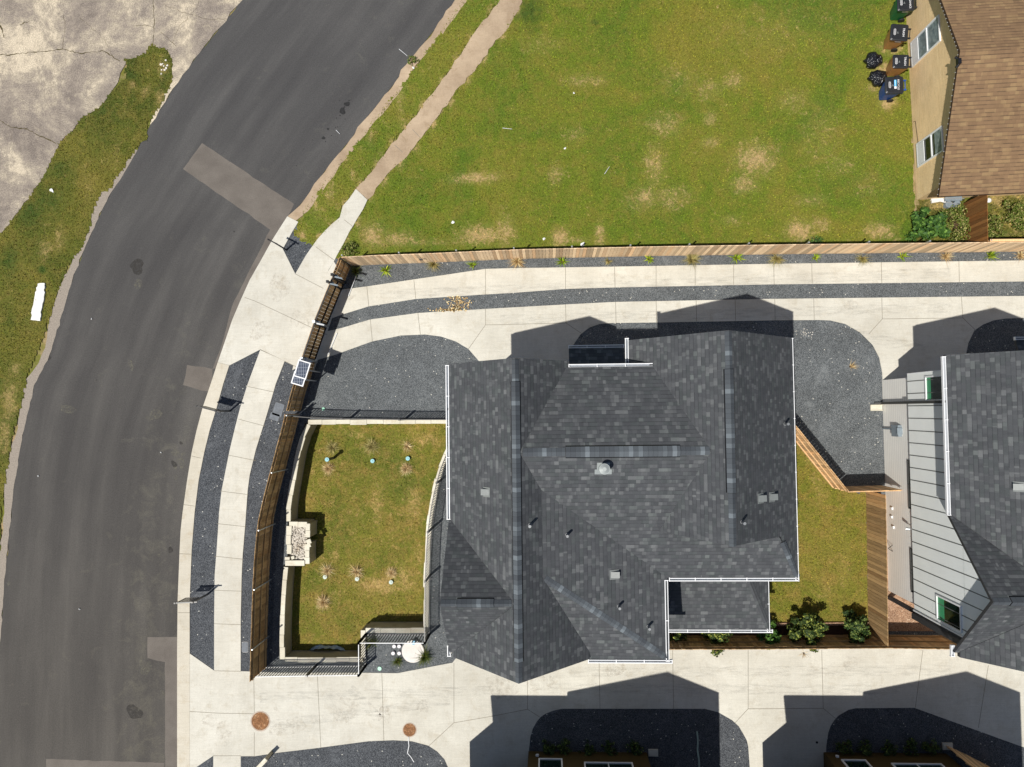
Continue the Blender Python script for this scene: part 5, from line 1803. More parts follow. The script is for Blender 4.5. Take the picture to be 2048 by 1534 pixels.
# string of small clips along the rake
m = MB()
for i in range(26):
    for A_, B_ in ((eS, ridge0), (ridge0, eN)):
        q = A_.lerp(B_, (i + .5) / 26) + wout * .03 + Vector((0, 0, -.08))
        m.obox(q, wd * .006, wout * .012, (0, 0, .010))
m.build('light_string', M_WHITED, bh)
m = MB()
q = ridge0 + wout * .02
m.obox(q + Vector((0, 0, -.1)) - wd * .35, wd * .10, wout * .06, (0, 0, .08))
m.tube(q - wd * .45 + Vector((0, 0, -.12)), q - wd * .55 + wout * .08 + Vector((0, 0, -.16)), .05)
m.tube(q - wd * .25 + Vector((0, 0, -.12)), q - wd * .15 + wout * .08 + Vector((0, 0, -.16)), .05)
m.build('flood_lamp', M_BLACK, bh)
for (t0, t1, z0_, z1_, kk) in ((5.55, 6.55, .35, 2.55, 0), (1.30, 2.25, .35, 2.3, 1)):
    c_ = ws + wd * (t0 + t1) / 2
    wo_ = window(bh, (c_.x, c_.y, (z0_ + z1_) / 2), wd, wout, t1 - t0, z1_ - z0_, glass=M_GLASSB if kk == 0 else M_GLASS, fw=.06)
    m = MB()
    c3 = Vector((c_.x, c_.y, z0_ + .3)) + wout * .035
    m.obox(c3, wd * ((t1 - t0) / 2 - .05), wout * .012, (0, 0, .26))
    pn = m.build('sash_panel', M_WHITED, None)
    pn.parent = wo_
    m = MB()
    m.obox(Vector((c_.x, c_.y, (z0_ + z1_) / 2 + .15)) + wout * .03, wd * ((t1 - t0) / 2 - .03), wout * .02, (0, 0, .03))
    pn = m.build('mullion', M_WHITED, None)
    pn.parent = wo_
    if kk:
        m = MB()
        m.obox(Vector((c_.x, c_.y, 2.0)) + wout * .02, wd * ((t1 - t0) / 2 - .05), wout * .012, (0, 0, .26))
        b_ = m.build('blind', M_GLASSB, None)
        b_.parent = wo_
m = MB()
q = ws + wd * 2.3 + wout * .015
m.tube((q.x, q.y, .4), (q.x, q.y, .45), .02)
m.bar((q.x, q.y, .42), (*(q + wd * .95)[:2], .30), .012, .012)
m.bar((*(q + wd * .95)[:2], .30), (*(q + wd * .98)[:2], .12), .012, .012)
m.build('cable', M_DARKTRIM, bh)

# ------------------------------------------------------------------ plants


def blades(m, c_, n_, L, spread, wd_=0.012, seg=3, droop=0.5, up=1.0, zb=0.0, bias=None):
    for i in range(n_):
        a = random.uniform(0, 2 * math.pi) if bias is None else random.gauss(bias, 1.0)
        l_ = L * random.uniform(.3, 1.1)
        tilt = abs(random.gauss(0, .45)) * spread + .08
        d = Vector((math.cos(a), math.sin(a), 0))
        s = Vector((-d.y, d.x, 0)) * wd_ * random.uniform(.6, 1.3)
        p0 = Vector((c_[0], c_[1], zb)) + d * random.uniform(0, .06)
        pr = None
        r = random.random()
        pts = []
        el = math.pi / 2 - tilt
        for k in range(seg + 1):
            pts.append(p0.copy())
            p0 = p0 + (d * math.cos(el) + Vector((0, 0, 1)) * math.sin(el) * up) * (l_ / seg)
            el -= droop * random.uniform(.5, 1.2) * 1.3 / seg
        for k in range(seg):
            w0 = 1 - k / seg
            w1 = 1 - (k + 1) / seg
            if k == seg - 1:
                m.face([pts[k] - s * w0, pts[k] + s * w0, pts[k + 1]], 0, r)
            else:
                m.face([pts[k] - s * w0, pts[k] + s * w0, pts[k + 1] + s * w1, pts[k + 1] - s * w1], 0, r)


def clump(name, px, py, z, mat, label, cat, n_, L, spread, wd_=.012, droop=.5, seg=3, group=None, bias=None):
    x, y = G(px, py, z)
    t = thing(name, label, cat, (x, y, z), group)
    m = MB()
    blades(m, (x, y), n_, L, spread, wd_, seg, droop, 1.0, z, bias)
    m.build('leaves', mat, t)
    m = MB()
    m.tube((x, y, z - .02), (x, y, z + .06), .05, .03, 8)
    m.build('crown_base', M_BARK, t)
    return t


yl = ['between the fence corner and the first joint of the drive', 'straight above the curved ribbon start', 'third along the fence', 'in the middle of the fence bed', 'with wide leaves below the middle of the lawn', 'right of the middle of the lawn', 'before the dark stained fence', 'nearest the right edge']
yl = ['lime spiky plant nearest the driveway gate', 'second lime spiky plant from the gate along the cedar fence', 'third lime spiky plant from the gate along the cedar fence', 'fourth lime spiky plant from the gate along the cedar fence', 'widest lime spiky plant, fifth from the gate along the cedar fence', 'small lime spiky plant, sixth from the gate along the cedar fence', 'lime spiky plant before the weedy corner of the tan house', 'lime spiky plant along the cedar fence nearest the right edge']
for (px, py, s_), lab in zip(((771, 541, 1.0), (945, 531, .85), (1124, 524, .95), (1298, 519, .8), (1472, 516, 1.15), (1630, 516, .85), (1804, 513, 1.1), (1979, 512, .95)), yl):
    clump('spiky_plant', px, py, 0, M_YUCCA, lab, 'plant', int(random.uniform(38, 66) * s_), random.uniform(.32, .44) * s_, random.uniform(1.4, 2.2), .025, .35, 2, 'lime spiky plants along the cedar fence')
gl = ['green grass clump in the gate shadow by the fence corner', 'olive grass clump between the first two lime plants', 'straw coloured grass clump between the second and third lime plants', 'thin brown grass sprig between the third and fourth lime plants', 'big round olive grass clump before the widest lime plant', 'leaning green grass clump after the widest lime plant', 'wispy grass clump hanging over the drive', 'faded grass clump near the stained fence', 'pale dry grass clump at the right edge']
for (px, py, s_, mt, nn), lab in zip(((712, 543, .9, M_OGRASS, 90), (868, 528, .9, M_OLIVEG, 90), (1035, 524, 1.0, M_STRAW, 130), (1217, 522, .5, M_OLIVEG, 50), (1382, 520, 1.0, M_OLIVEG, 170), (1553, 516, 1.0, M_OLIVEG, 130), (1724, 516, .85, M_OLIVEG, 80), (1890, 514, .8, M_STRAW, 70), (2040, 512, .8, M_STRAW, 60)), gl):
    clump('grass_clump', px, py, 0, mt, lab, 'grass clump', int(nn * 1.8), .58 * s_, 1.5, .009, .8, 3, 'grass clumps along the cedar fence', bias=-2.0 if px in (1217, 1553, 1724, 868) else None)
bl = ['tall dry grass clump in the upper left of the basin', 'spreading dry grass clump in the upper middle of the basin', 'faint dry grass clump in the upper right of the basin', 'flattened straw clump under the tall teal riser pipe', 'flattened straw clump under the upper right teal cap', 'dry grass clump over the lower left riser cap', 'dry grass clump over the lower middle riser cap', 'round brown straw clump over the lower right riser cap', 'big straw tuft alone in the lower left of the basin']
for (px, py, s_, mt, nn), lab in zip(((665, 895, .8, M_OLIVEG, 130), (744, 893, .95, M_OLIVEG, 150), (814, 892, .8, M_STRAW, 50), (657, 937, .7, M_STRAW, 170), (813, 937, .75, M_STRAW, 160), (656, 1141, .9, M_STRAW, 90), (714, 1143, .9, M_STRAW, 100), (784, 1145, .6, M_STRAW, 200), (648, 1203, .85, M_STRAW, 220)), bl):
    clump('dry_grass_clump', px, py, BZ, mt, lab, 'grass clump', int(nn * 3.0), .55 * s_, 2.1, .0065, .8, 3, 'dry grass clumps in the basin')
for px, py, s_, mt, nn, lab in ((850, 1312, 1.0, M_OGRASS, 260, 'dense green fountain grass beside the round concrete lid'), (796, 1322, .65, M_OGRASS, 130, 'small green grass clump beside the white pipe caps'), (745, 1283, .9, M_OGRASS, 110, 'grass clump growing inside the corner of the iron fence'),
                              (1430, 1300, .55, M_STRAW, 26, 'dry grass sprig poking through the lower fence under the first big shrub'), (1607, 1306, .5, M_STRAW, 18, 'dry grass sprig poking through the lower fence under the tallest shrub')):
    clump('ornamental_grass', px, py, 0, mt, lab, 'grass clump', nn, .62 * s_, 1.3, .011, .7, 3)


def shrub(name, x, y, h, r, mat, label, n_=900, lf=.05, group=None, z=0.0, skirt=.25, shape=1.0):
    t = thing(name, label, 'shrub', (x, y, z), group)
    m = MB()
    cl_ = []
    for i in range(24):
        a = random.uniform(0, 6.28)
        q = random.uniform(.1, 1.08) * r
        cl_.append((x + math.cos(a) * q, y + math.sin(a) * q, z + h * random.uniform(.3, 1.05) * (1 - .35 * (q / r) ** 2), r * random.uniform(.16, .38)))
    stem = MB()
    for c_ in cl_:
        stem.tube((x, y, z), (c_[0], c_[1], c_[2]), .018, .006, 5)
    for i in range(n_):
        c_ = random.choice(cl_)
        v_ = Vector((random.gauss(0, 1), random.gauss(0, 1), random.gauss(0, 1))).normalized() * c_[3] * random.uniform(.55, 1.1)
        p_ = Vector(c_[:3]) + v_
        if p_.z < z + .03:
            p_.z = z + .05
        n1 = (v_.normalized() + Vector((random.gauss(0, .5), random.gauss(0, .5), random.gauss(.4, .5)))).normalized()
        a1 = n1.orthogonal().normalized()
        a2_ = n1.cross(a1)
        th = random.uniform(0, 6.28)
        ax = (a1 * math.cos(th) + a2_ * math.sin(th)) * lf * random.uniform(.7, 1.3)
        ay = n1.cross(ax) * .55
        m.face([p_ - ax, p_ - ay + ax * .1, p_ + ax, p_ + ay + ax * .1])
    m.build('foliage', mat, t)
    stem.build('stem', M_BARK, t)
    return t


for (px, py, h_, r_, mt, nn), lab in zip(((1352, 1270, 1.2, .46, M_LEAFY, 1500), (1430, 1271, 1.4, .64, M_LEAFY, 2200), (1533, 1270, 1.2, .48, M_LEAFB, 1700), (1622, 1256, 1.6, .72, M_LEAFY, 3400), (1708, 1258, 1.4, .58, M_LEAF, 2600)),
                                         ('leafy shrub half hidden at the left end under the porch gutter', 'wide flecked shrub below the porch gutter', 'bright green shrub at the porch corner', 'tallest yellow flecked shrub between lawn and lower fence', 'dense dark shrub in the fence corner at the right')):
    x_, y_ = G(px, py, h_ * .6)
    shrub('garden_shrub', x_, y_, h_, r_, mt, lab, nn, .062, 'shrubs along the lower driveway fence')
x_, y_ = G(1862, 455, .5)
shrub('broadleaf_bush', x_, y_, .8, .72, M_LEAFB, 'big dark leafy bush at the corner of the cedar fence and tan house', 2200, .085)
x_, y_ = G(1915, 445, .3)
shrub('weed_bush', x_, y_, .55, .7, M_WEED, 'scruffy weeds beside the dark stained fence', 2200, .04)
x_, y_ = G(1990, 455, .3)
shrub('weed_bush', x_, y_, .6, .45, M_WEED, 'yellow green weeds on the right side of the stained fence', 1400, .04)
x_, y_ = G(2030, 430, .3)
shrub('weed_bush', x_, y_, .6, .6, M_WEED, 'brownish weeds under the right end of the brown roof', 1800, .04)
x_, y_ = G(699, 500, .15)
shrub('weed_bush', x_, y_, .3, .32, M_WEED, 'green weed patch at the left end of the cedar fence', 1100, .03)
x_, y_ = G(1636, 480, .1)
shrub('weed_bush', x_, y_, .2, .3, M_LEAFB, 'small green weed behind the middle of the cedar fence', 240, .04)
x_, y_ = G(826, 119, .1)
shrub('weed_bush', x_, y_, .16, .22, M_WEED, 'small weed growing from the worn upper curb', 300, .03)
for i, (a_, b_) in enumerate(((1112, 1503), (1110, 1492), (1095, 1500), (1130, 1497), (1175, 1500), (1218, 1500), (1270, 1496))[2:]):
    x_, y_ = G(a_, b_, .2)
    shrub('shade_shrub', x_, y_, .4, .32, M_LEAF, ('leftmost', 'second', 'third', 'fourth', 'rightmost')[i] + ' small shaded shrub before the middle lower house', 500, .04, 'shaded shrubs before the middle lower house')
for i, (a_, b_) in enumerate(((1688, 1497), (1735, 1497), (1780, 1498), (1822, 1496), (1862, 1496))):
    x_, y_ = G(a_, b_, .2)
    shrub('shade_shrub', x_, y_, .4, .32, M_LEAF, ('leftmost', 'second', 'third', 'fourth', 'rightmost')[i] + ' small shaded shrub before the right lower house', 500, .04, 'shaded shrubs before the right lower house')

# ------------------------------------------------------------------ bins and bags


def text_mesh(body, size, mat, parent, M4):
    cu = bpy.data.curves.new('t', 'FONT')
    cu.body = body
    cu.size = size
    cu.extrude = 0.003
    cu.align_x = 'CENTER'
    cu.align_y = 'CENTER'
    ob = bpy.data.objects.new('t', cu)
    COL.objects.link(ob)
    dg = bpy.context.evaluated_depsgraph_get()
    me = bpy.data.meshes.new_from_object(ob.evaluated_get(dg))
    bpy.data.objects.remove(ob)
    me.transform(M4)
    me.materials.clear()
    me.materials.append(mat)
    o = bpy.data.objects.new('lettering', me)
    COL.objects.link(o)
    o.parent = parent
    return o


def wheelie_bin(px, py, ang, body_mat, label, word, w_=.62, d_=.72, h=1.08, sticker=False):
    """ang: direction of the handle side"""
    x, y = G(px, py, h)
    t = thing('wheelie_bin', label, 'bin', (x, y, 0), 'wheelie bins beside the tan house')
    t.rotation_euler = (0, 0, ang)

    def bld(m_, name, mats, par=None):
        o = m_.build(name, mats, None)
        o.parent = par or t
        return o
    m = MB()
    secs = [(0.06, .40, .44), (.5, .47, .56), (.92, .54, .66), (h - .06, w_ - .05, d_ - .06)]
    rings = []
    for z_, ww, dd in secs:
        cx = -.03 * (z_ - .5)
        rr0 = .05
        pts = []
        for sx, sy, a0 in ((1, 1, 0), (-1, 1, 90), (-1, -1, 180), (1, -1, 270)):
            for k in range(4):
                a = rad(a0 + k * 30)
                pts.append((cx + sx * (dd / 2 - rr0) + math.cos(a) * rr0, sy * (ww / 2 - rr0) + math.sin(a) * rr0, z_))
        rings.append(pts)
    for i in range(len(rings) - 1):
        a, b = rings[i], rings[i + 1]
        m.raw(a + b, [(k, (k + 1) % 16, 16 + (k + 1) % 16, 16 + k) for k in range(16)], smooth=True)
    m.raw(rings[0][::-1], [tuple(range(16))])
    # rim and front ledge
    m.box(-d_ / 2 + .01, -w_ / 2 + .01, h - .09, -d_ / 2 + .05, w_ / 2 - .01, h - .03)
    m.box(-d_ / 2 + .05, -w_ / 2, h - .09, d_ / 2 - .05, -w_ / 2 + .03, h - .03)
    m.box(-d_ / 2 + .05, w_ / 2 - .03, h - .09, d_ / 2 - .05, w_ / 2, h - .03)
    m.box(-.30, -.12, .62, -.28, .12, .66)
    bld(m, 'body', body_mat)
    m = MB()
    L0, L1_ = -d_ / 2 - .02, d_ / 2 - .03
    rr0 = .07
    ring = []
    for sx, sy, a0 in ((1, 1, 0), (-1, 1, 90), (-1, -1, 180), (1, -1, 270)):
        for k in range(4):
            a = rad(a0 + k * 30)
            ring.append(((L0 + L1_) / 2 + sx * ((L1_ - L0) / 2 - rr0) + math.cos(a) * rr0, sy * (w_ / 2 + .015 - rr0) + math.sin(a) * rr0))
    m.raw([(*q, h - .03) for q in ring] + [(*q, h) for q in ring], [(k, (k + 1) % 16, 16 + (k + 1) % 16, 16 + k) for k in range(16)], smooth=True)
    m.raw([(*q, h) for q in ring] + [(q[0] * .86, q[1] * .86, h + .03) for q in ring], [(k, (k + 1) % 16, 16 + (k + 1) % 16, 16 + k) for k in range(16)], smooth=True)
    m.raw([(q[0] * .86, q[1] * .86, h + .03) for q in ring], [tuple(range(16))])
    lid = bld(m, 'lid', M_BINBLK)
    # handle: two lugs and a bar
    m = MB()
    for sg in (-1, 1):
        m.box(d_ / 2 - .06, sg * .19 - .025, h - .09, d_ / 2 + .09, sg * .19 + .025, h - .02)
    m.tube((d_ / 2 + .06, -.19, h - .06), (d_ / 2 + .06, .19, h - .06), .016)
    bld(m, 'handle', body_mat if sticker else M_BINBLK)
    for sg in (-1, 1):
        m = MB()
        m.tube((.22, sg * .24, .13), (.22, sg * .29, .13), .13, n_=18)
        bld(m, 'wheel', M_TYRE)
    zt = h + .032
    R90 = Matrix.Rotation(-math.pi / 2, 4, 'Z')
    text_mesh(word, .105 if len(word) > 6 else .12, M_TEXT, lid, Matrix.Translation((.13 if not sticker else .12, 0, zt)) @ R90)
    m = MB()
    # pill shaped emblem
    outer, inner = [], []
    for k in range(20):
        a = 2 * math.pi * k / 20
        cy_ = .085 if math.sin(a) > 0 else -.085
        outer.append((-.22 + math.cos(a) * .045, cy_ + math.sin(a) * .045, zt))
        inner.append((-.22 + math.cos(a) * .033, cy_ + math.sin(a) * .033, zt))
    m.raw(outer + inner, [(k, (k + 1) % 20, 20 + (k + 1) % 20, 20 + k) for k in range(20)])
    for k in range(5):
        m.box(-.235, -.085 + k * .042 - .012, zt, -.205, -.085 + k * .042 + .010, zt + .003)
    e = bld(m, 'emblem', M_TEXT, lid)
    m = MB()
    m.box(-.11, -.05, zt, -.095, .02, zt + .002)
    m.box(-.14, -.055, zt, -.11, -.04, zt + .002)
    m.box(-.09, -.06, zt, -.07, -.03, zt + .002)
    bld(m, 'small_mark', M_VENT, lid)
    if sticker:
        m = MB()
        m.box(-.045, -.07, zt, .045, .20, zt + .003, 0)
        m.box(-.045, -.165, zt, .045, -.07, zt + .003, 1)
        for k in range(6):
            m.box(-.025, .17 - k * .04, zt + .003, .02, .185 - k * .04, zt + .005, 1)
        bld(m, 'sticker', [M_STICKB, M_TEXT], lid)
    else:
        m = MB()
        m.box(-.1, -w_ / 2 + .028, h - .2, .14, -w_ / 2 + .036, h - .13)
        bld(m, 'side_label', M_TEXT)
    return t


wheelie_bin(1800, 65, rad(-6), M_BINBRN, 'larger brown bin with black lid marked TRASH beside the upper window', 'TRASH', .66, .72)
wheelie_bin(1803, 123, rad(-3), M_BINBRN, 'smaller brown bin with black lid marked TRASH above the blue bin', 'TRASH', .54, .66, .98)
wheelie_bin(1790, 170, rad(0), M_BINBLU, 'blue bin with dark lid and bright blue sticker', 'RECYCLE', .66, .74, 1.08, True)
wheelie_bin(1813, 5, rad(0), M_BINGRN, 'green bin cut off by the top edge of the picture', 'ORGANICS', .66, .70)


def bag(px, py, r, label):
    x, y = G(px, py, .25)
    t = thing('trash_bag', label, 'trash bag', (x, y, 0), 'black trash bags on the lawn')
    m = MB()
    nu, nv_ = 28, 14
    vs = []
    ph = random.uniform(0, 6)
    for j in range(nv_ + 1):
        v_ = math.pi * j / nv_
        for i in range(nu):
            u_ = 2 * math.pi * i / nu
            rr0 = r * (1 + .10 * math.sin(3 * u_ + ph) + .07 * math.sin(7 * u_ + 2 * v_ + ph) + .05 * math.sin(11 * u_ - 5 * v_))
            if abs(u_ - math.pi) < .35:
                rr0 *= 1.28 - .8 * abs(u_ - math.pi)
            z_ = .24 - .24 * math.cos(v_) * -1
            vs.append((x + math.cos(u_) * math.sin(v_) * rr0, y + math.sin(u_) * math.sin(v_) * rr0, max(.01, .22 + .24 * math.cos(v_) * (1 + .1 * math.sin(5 * u_)))))
    fs = []
    for j in range(nv_):
        for i in range(nu):
            fs.append((j * nu + i, (j + 1) * nu + i, (j + 1) * nu + (i + 1) % nu, j * nu + (i + 1) % nu))
    m.raw(vs, fs, smooth=True)
    m.build('sack', M_BAG, t)
    m = MB()
    m.tube((x, y, .44), (x + .05, y + .04, .54), .03, .07, 8)
    m.build('tied_neck', M_BAG, t)


bag(1748, 120, .34, 'black trash bag lying apart on the lawn, upper of the two')
bag(1757, 155, .34, 'black trash bag leaning against the blue bin')

# ------------------------------------------------------------------ small things


def disc(name, px, py, z, r, mat, label, cat, h=.03, group=None, rim=None, n_=28):
    x, y = G(px, py, z + h)
    m = MB()
    m.tube((x, y, z), (x, y, z + h), r, r * .97, n_)
    if rim:
        t = thing(name, label, cat, (x, y, z), group)
        m.build('lid', mat, t)
        m = MB()
        k = 28
        a = [(x + math.cos(2 * math.pi * i / k) * r * 1.02, y + math.sin(2 * math.pi * i / k) * r * 1.02, z + h - .004) for i in range(k)]
        b = [(x + math.cos(2 * math.pi * i / k) * r * 1.13, y + math.sin(2 * math.pi * i / k) * r * 1.13, z + h - .006) for i in range(k)]
        m.raw(a + b, [(k + i, k + (i + 1) % k, (i + 1) % k, i) for i in range(k)])
        m.build('collar', rim, t)
        return t
    return tag(m.build(name, mat), label, cat, group)


RIM = plain('pinkish_grout', (0.45, 0.36, 0.29), .9)
disc('manhole_cover', 520.5, 1442.5, .026, .38, M_RUST, 'larger rusty manhole cover in the lower driveway near the street', 'manhole cover', .012, 'rusty manhole covers', RIM)
disc('manhole_cover', 819, 1460, .026, .27, M_RUST, 'smaller rusty manhole cover above the curved gravel edge', 'manhole cover', .012, 'rusty manhole covers', RIM)
disc('concrete_tank_lid', 825.5, 1303, 0, .485, concrete('mottled_lid', (0.66, 0.62, 0.57), (0.78, 0.74, 0.69), (0.5, 0.42, 0.33)), 'big round pale concrete lid beside the iron fence', 'tank lid', .12, n_=40)
disc('pipe_cap', 827, 1285.5, .12, .09, M_BLUECAP, 'blue plastic cap standing on the concrete tank lid', 'pipe cap', .14)
for (px, py), lab in zip(((788, 1293), (798, 1293), (786, 1307), (798, 1307)), ('upper left', 'upper right', 'lower left', 'greyer lower right')):
    disc('pipe_cap', px, py, 0, .075, M_PVC, lab + ' one of the four white pipe caps in the gravel', 'pipe cap', .12, 'white pipe caps in the gravel')
disc('pipe_cap', 759, 1337.5, 0, .085, M_GREENCAP, 'mint green round cap in the gravel near the driveway', 'pipe cap', .04)
disc('pipe_cap', 646.5, 818, 0, .07, M_GREENCAP, 'mint green cap in the shadow of the upper iron fence', 'pipe cap', .04)
disc('drain_cap', 1634, 1485, .026, .05, M_BLACK, 'small dark drain cap in the shaded lower drive', 'drain', .01)
for px, py, h_, mt, lab in ((654, 919, 1.05, M_TEAL, 'tall riser pipe with a teal cap in the upper left of the basin'), (745, 922, .12, M_TEAL, 'low teal riser cap in the upper middle of the basin'), (815.5, 917, .14, M_TEAL, 'low teal riser cap in the upper right of the basin'), (650, 1154, .1, M_TEALG, 'grey green riser cap at the lower left of the basin'), (714, 1158, .1, M_TEALG, 'grey green riser cap at the lower middle of the basin'), (782, 1164.5, .1, M_TEALG, 'grey green riser cap at the lower right of the basin')):
    x_, y_ = G(px, py, BZ + h_)
    t = thing('riser_pipe', lab, 'pipe', (x_, y_, BZ), 'riser pipes in the basin')
    m = MB()
    m.tube((x_, y_, BZ), (x_, y_, BZ + h_), .06, n_=14)
    m.build('pipe', M_TEAL if h_ < .5 else M_DARKPIPE, t)
    m = MB()
    m.tube((x_, y_, BZ + h_ - .05), (x_, y_, BZ + h_ + .02), .095, .09, 18)
    m.tube((x_, y_, BZ + h_ + .02), (x_, y_, BZ + h_ + .05), .035, .03, 6)
    m.build('cap', mt, t)


def box_lid(px, py, lx, ly, ang, label):
    x, y = G(px, py)
    m = MB()
    d = Vector((math.cos(ang), math.sin(ang), 0))
    s = Vector((-d.y, d.x, 0))
    t = thing('utility_box', label, 'utility box', (x, y, 0))
    ring = []
    for sx, sy, a0 in ((1, 1, 0), (-1, 1, 90), (-1, -1, 180), (1, -1, 270)):
        for k in range(4):
            a = rad(a0 + k * 30)
            q = Vector((x, y, 0)) + d * (sx * (lx / 2 - .05) + math.cos(a) * .05) + s * (sy * (ly / 2 - .05) + math.sin(a) * .05)
            ring.append((q.x, q.y))
    m.prism(ring, 0.0, .03)
    m.build('lid', M_LIDBOX, t)
    m = MB()
    big = [(x + (q[0] - x) * 1.07, y + (q[1] - y) * 1.07) for q in ring]
    m.prism(big, 0.0, .018)
    m.build('frame', M_BLACK, t)


box_lid(557, 819, .42, .56, rad(-18), 'larger grey utility box lid beside the brown fence')
box_lid(549.5, 833.5, .42, .30, rad(-18), 'smaller grey utility box lid beside the brown fence')
box_lid(490.5, 1294, .26, .42, rad(0), 'utility box lid in the gravel at the lower fence end')

# rubble strip on the verge
m = MB()
q = [(78, 568), (92, 567), (91, 590), (87, 612), (83, 642), (64, 640), (66, 622), (70, 605), (73, 585)]
m.prism(wiggle(gp(q), .09, .018), 0, .09)
for i in range(2):
    x_, y_ = G(78 + random.uniform(-12, 12), 605 + random.uniform(-36, 36))
    m.prism(blob((x_, y_), random.uniform(.03, .08), 6), 0, random.uniform(.1, .16))
tag(m.build('plaster_rubble', M_CHUNK), 'long white slab of broken plaster on the verge', 'rubble')
# litter
lit = [(104, 381, .09, 'white scrap on the verge above the plaster slab'), (329, 135, .16, 'pale broken stones at the tip of the verge'), (906, 445, .07, 'white crumpled paper on the lawn near the path'), (1088, 478, .06, 'white scrap on the lawn behind the cedar fence'), (1165, 489, .09, 'white scrap touching the cedar fence'), (1130, 297, .05, 'tiny white scrap in the middle of the lawn'), (1148, 187, .04, 'tiny white scrap in the upper lawn'), (827, 136, .05, 'white scrap by the worn upper curb'), (184, 638, .035, 'tiny white speck on the asphalt'), (77, 952, .035, 'tiny bright speck on the left of the asphalt'), (160, 1218, .035, 'white speck on the lower asphalt'), (323, 905, .03, 'white speck near the chalky marks')]
for px, py, r_, lab in lit:
    m = MB()
    if 'stones' in lab:
        for k in range(9):
            x_, y_ = G(px + random.uniform(-7, 7), py + random.uniform(-14, 14))
            m.prism(blob((x_, y_), random.uniform(.03, .07), 6), 0, .04)
        tag(m.build('loose_stones', M_ROCK), lab, 'stones')
    else:
        x_, y_ = G(px, py)
        bb = blob((x_, y_), r_, 7, .35)
        m.raw([(a, b, .015 + random.uniform(0, .05)) for a, b in bb] + [(x_, y_, .07)], [(i, (i + 1) % 7, 7) for i in range(7)])
        tag(m.build('litter', M_LITTER), lab, 'litter')
for (a_, b_, lab) in (((1005, 256), (1024, 258), 'pale straight stick on the lawn'), ((1209, 348), (1219, 333), 'short pale twig on the lawn'), ((672, 260), (680, 268), 'pale twig on the upper asphalt'), ((798, 98), (815, 112), 'pale twig sticking out from the worn curb')):
    m = MB()
    m.tube(G3(*a_, .05), G3(*b_, .06), .012, .008, 6)
    tag(m.build('twig', M_WHITED), lab, 'twig')
# leaf litter on gravel ribbon and straw wisp
m = MB()
for i in range(260):
    x_, y_ = G(random.gauss(915, 11), random.uniform(592, 624))
    if i % 3 == 0:
        x_, y_ = G(random.gauss(898, 18), 620 + random.gauss(0, 2))
    m.prism(blob((x_, y_), random.uniform(.012, .04), 5), .028, .036)
tag(m.build('leaf_litter', M_STRAW), 'dry leaves scattered over the gravel ribbon', 'leaves', kind='stuff')
clump('straw_wisp', 1700, 733, 0, M_STRAW, 'orange straw wisp lying on the gravel beside the main roof', 'straw', 60, .4, 3.4, .009, .3, bias=.2)
m = MB()
for i in range(40):
    x_, y_ = G(random.gauss(1612, 10), random.gauss(666, 5))
    m.prism(blob((x_, y_), random.uniform(.008, .02), 5), .0, .012)
tag(m.build('pebble_spill', M_ROCK), 'pale pebbles spilled on the gravel beside the roof corner', 'pebbles', kind='stuff')
# hose from the small manhole
m = MB()
hp = [G3(817, 1474, .05), G3(817, 1480, .05), G3(818, 1492, .05), G3(815, 1506, .05), G3(822, 1514, .05), G3(828, 1524, .05)]
for i in range(len(hp) - 1):
    m.tube(hp[i], hp[i + 1], .02, n_=6)
tag(m.build('loose_rope', M_WHITED), 'white cord trailing from the small manhole over the gravel', 'cord')
m = MB()
hp = [G3(1394, 1463, .05), G3(1396, 1480, .05), G3(1395, 1500, .05), G3(1398, 1520, .05), G3(1399, 1545, .05)]
for i in range(len(hp) - 1):
    m.tube(hp[i], hp[i + 1], .035, n_=6)
tag(m.build('green_hose', M_TEALG), 'pale green hose lying in the shaded gravel island', 'hose')
# plastic sheet in the basin
m = MB()
nu = 26
row = []
for j in range(5):
    for i in range(nu):
        t_ = i / (nu - 1)
        x_, y_ = G(618 + 74 * t_, 1301 - 8 * math.sin(t_ * math.pi) - (1 - j / 4) * (5 + 3 * math.sin(t_ * 9)) * math.sin(t_ * math.pi) ** .5, BZ)
        row.append((x_, y_, BZ + .05 + .06 * math.sin(i * 1.3 + j) + .05 * j * math.sin(t_ * math.pi)))
m.raw(row, [(j * nu + i, j * nu + i + 1, (j + 1) * nu + i + 1, (j + 1) * nu + i) for j in range(4) for i in range(nu - 1)], smooth=True)
tag(m.build('plastic_sheet', M_TARP), 'crumpled pale blue plastic sheet against the lower basin wall', 'plastic sheet')
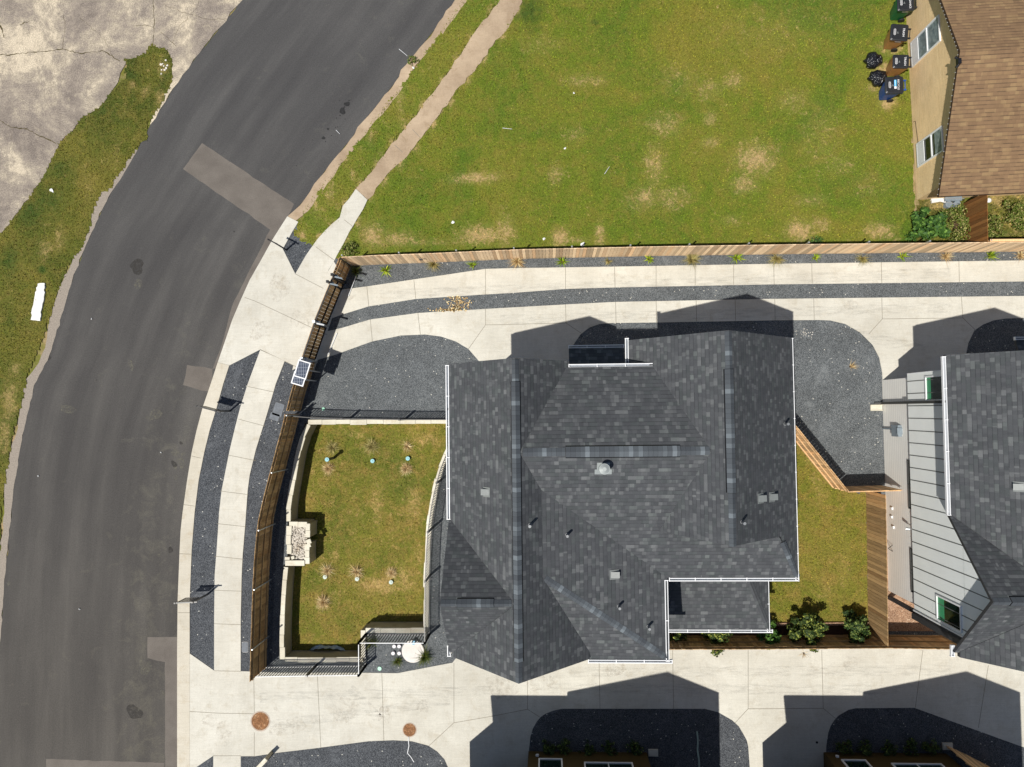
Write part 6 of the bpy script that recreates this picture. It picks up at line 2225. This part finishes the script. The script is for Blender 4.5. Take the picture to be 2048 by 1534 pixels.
# building waste by the tan house
x_, y_ = G(1880, 398, .1)
m = MB()
m.obox((x_ - .15, y_, .06), (.2, .03, 0), (-.02, .13, 0), (0, 0, .05))
m.obox((x_ + .1, y_ - .02, .10), (.17, -.05, .02), (.03, .11, 0), (0, 0, .02))
tag(m.build('white_board', M_CHUNK), 'broken white boards under the corner of the brown roof', 'boards')
x_, y_ = G(1904, 401, .1)
t = thing('ac_unit', 'bluish grey scrap machine parts on the ground under the brown roof', 'machine', (x_, y_, 0))
m = MB()
m.box(x_ - .35, y_ - .05, 0, x_ + .33, y_ + .3, .25)
m.tube((x_ - .18, y_ - .18, .0), (x_ - .18, y_ - .18, .2), .16, .14, 14)
m.tube((x_ + .16, y_ - .17, .0), (x_ + .16, y_ - .17, .2), .16, .14, 14)
m.build('casing', M_GREYBOX, t)
m = MB()
m.tube((x_ - .4, y_ + .05, .28), (x_ + .4, y_ + .02, .28), .02, n_=6)
m.tube((x_ - .3, y_ - .1, .24), (x_ + .2, y_ - .22, .24), .02, n_=6)
m.build('pipe', M_GALV, t)
x_, y_ = G(1977, 401, .15)
m = MB()
m.tube((x_, y_, 0), (x_, y_, .2), .08, .10, 14)
m.tube((x_, y_, .2), (x_, y_, .26), .10, .04, 14)
tag(m.build('white_pot', M_WHITE), 'small white round pot at the edge of the brown roof', 'pot')
# planting bed edging
m = MB()
a, b = G3(1545, 1248.5, .05), G3(1738, 1246.5, .05)
m.bar(a, b, .12, .12)
tag(m.build('bed_edging', M_PINK), 'pinkish edging strip between the small lawn and the shrubs', 'edging')
m = MB()
m.prism(gp([(1320, 1252), (1740, 1250), (1742, 1300), (1320, 1300)]), 0.0, .018)
tag(m.build('mulch_bed', plain('dark_brown_mulch', (0.075, 0.035, 0.018), .95, 0, .5, 14)), 'dark brown mulch under the shrubs', 'mulch', kind='structure')
# concrete strip cap of conduit in north fence
m = MB()
x_, y_ = G(842, 517, 1.2)
m.box(x_ - .06, y_ - .06, 1.1, x_ + .06, y_ - .02, 1.3)
tag(m.build('fence_box', M_DARKPIPE), 'small dark box fixed on the sunny side of the cedar fence', 'box')
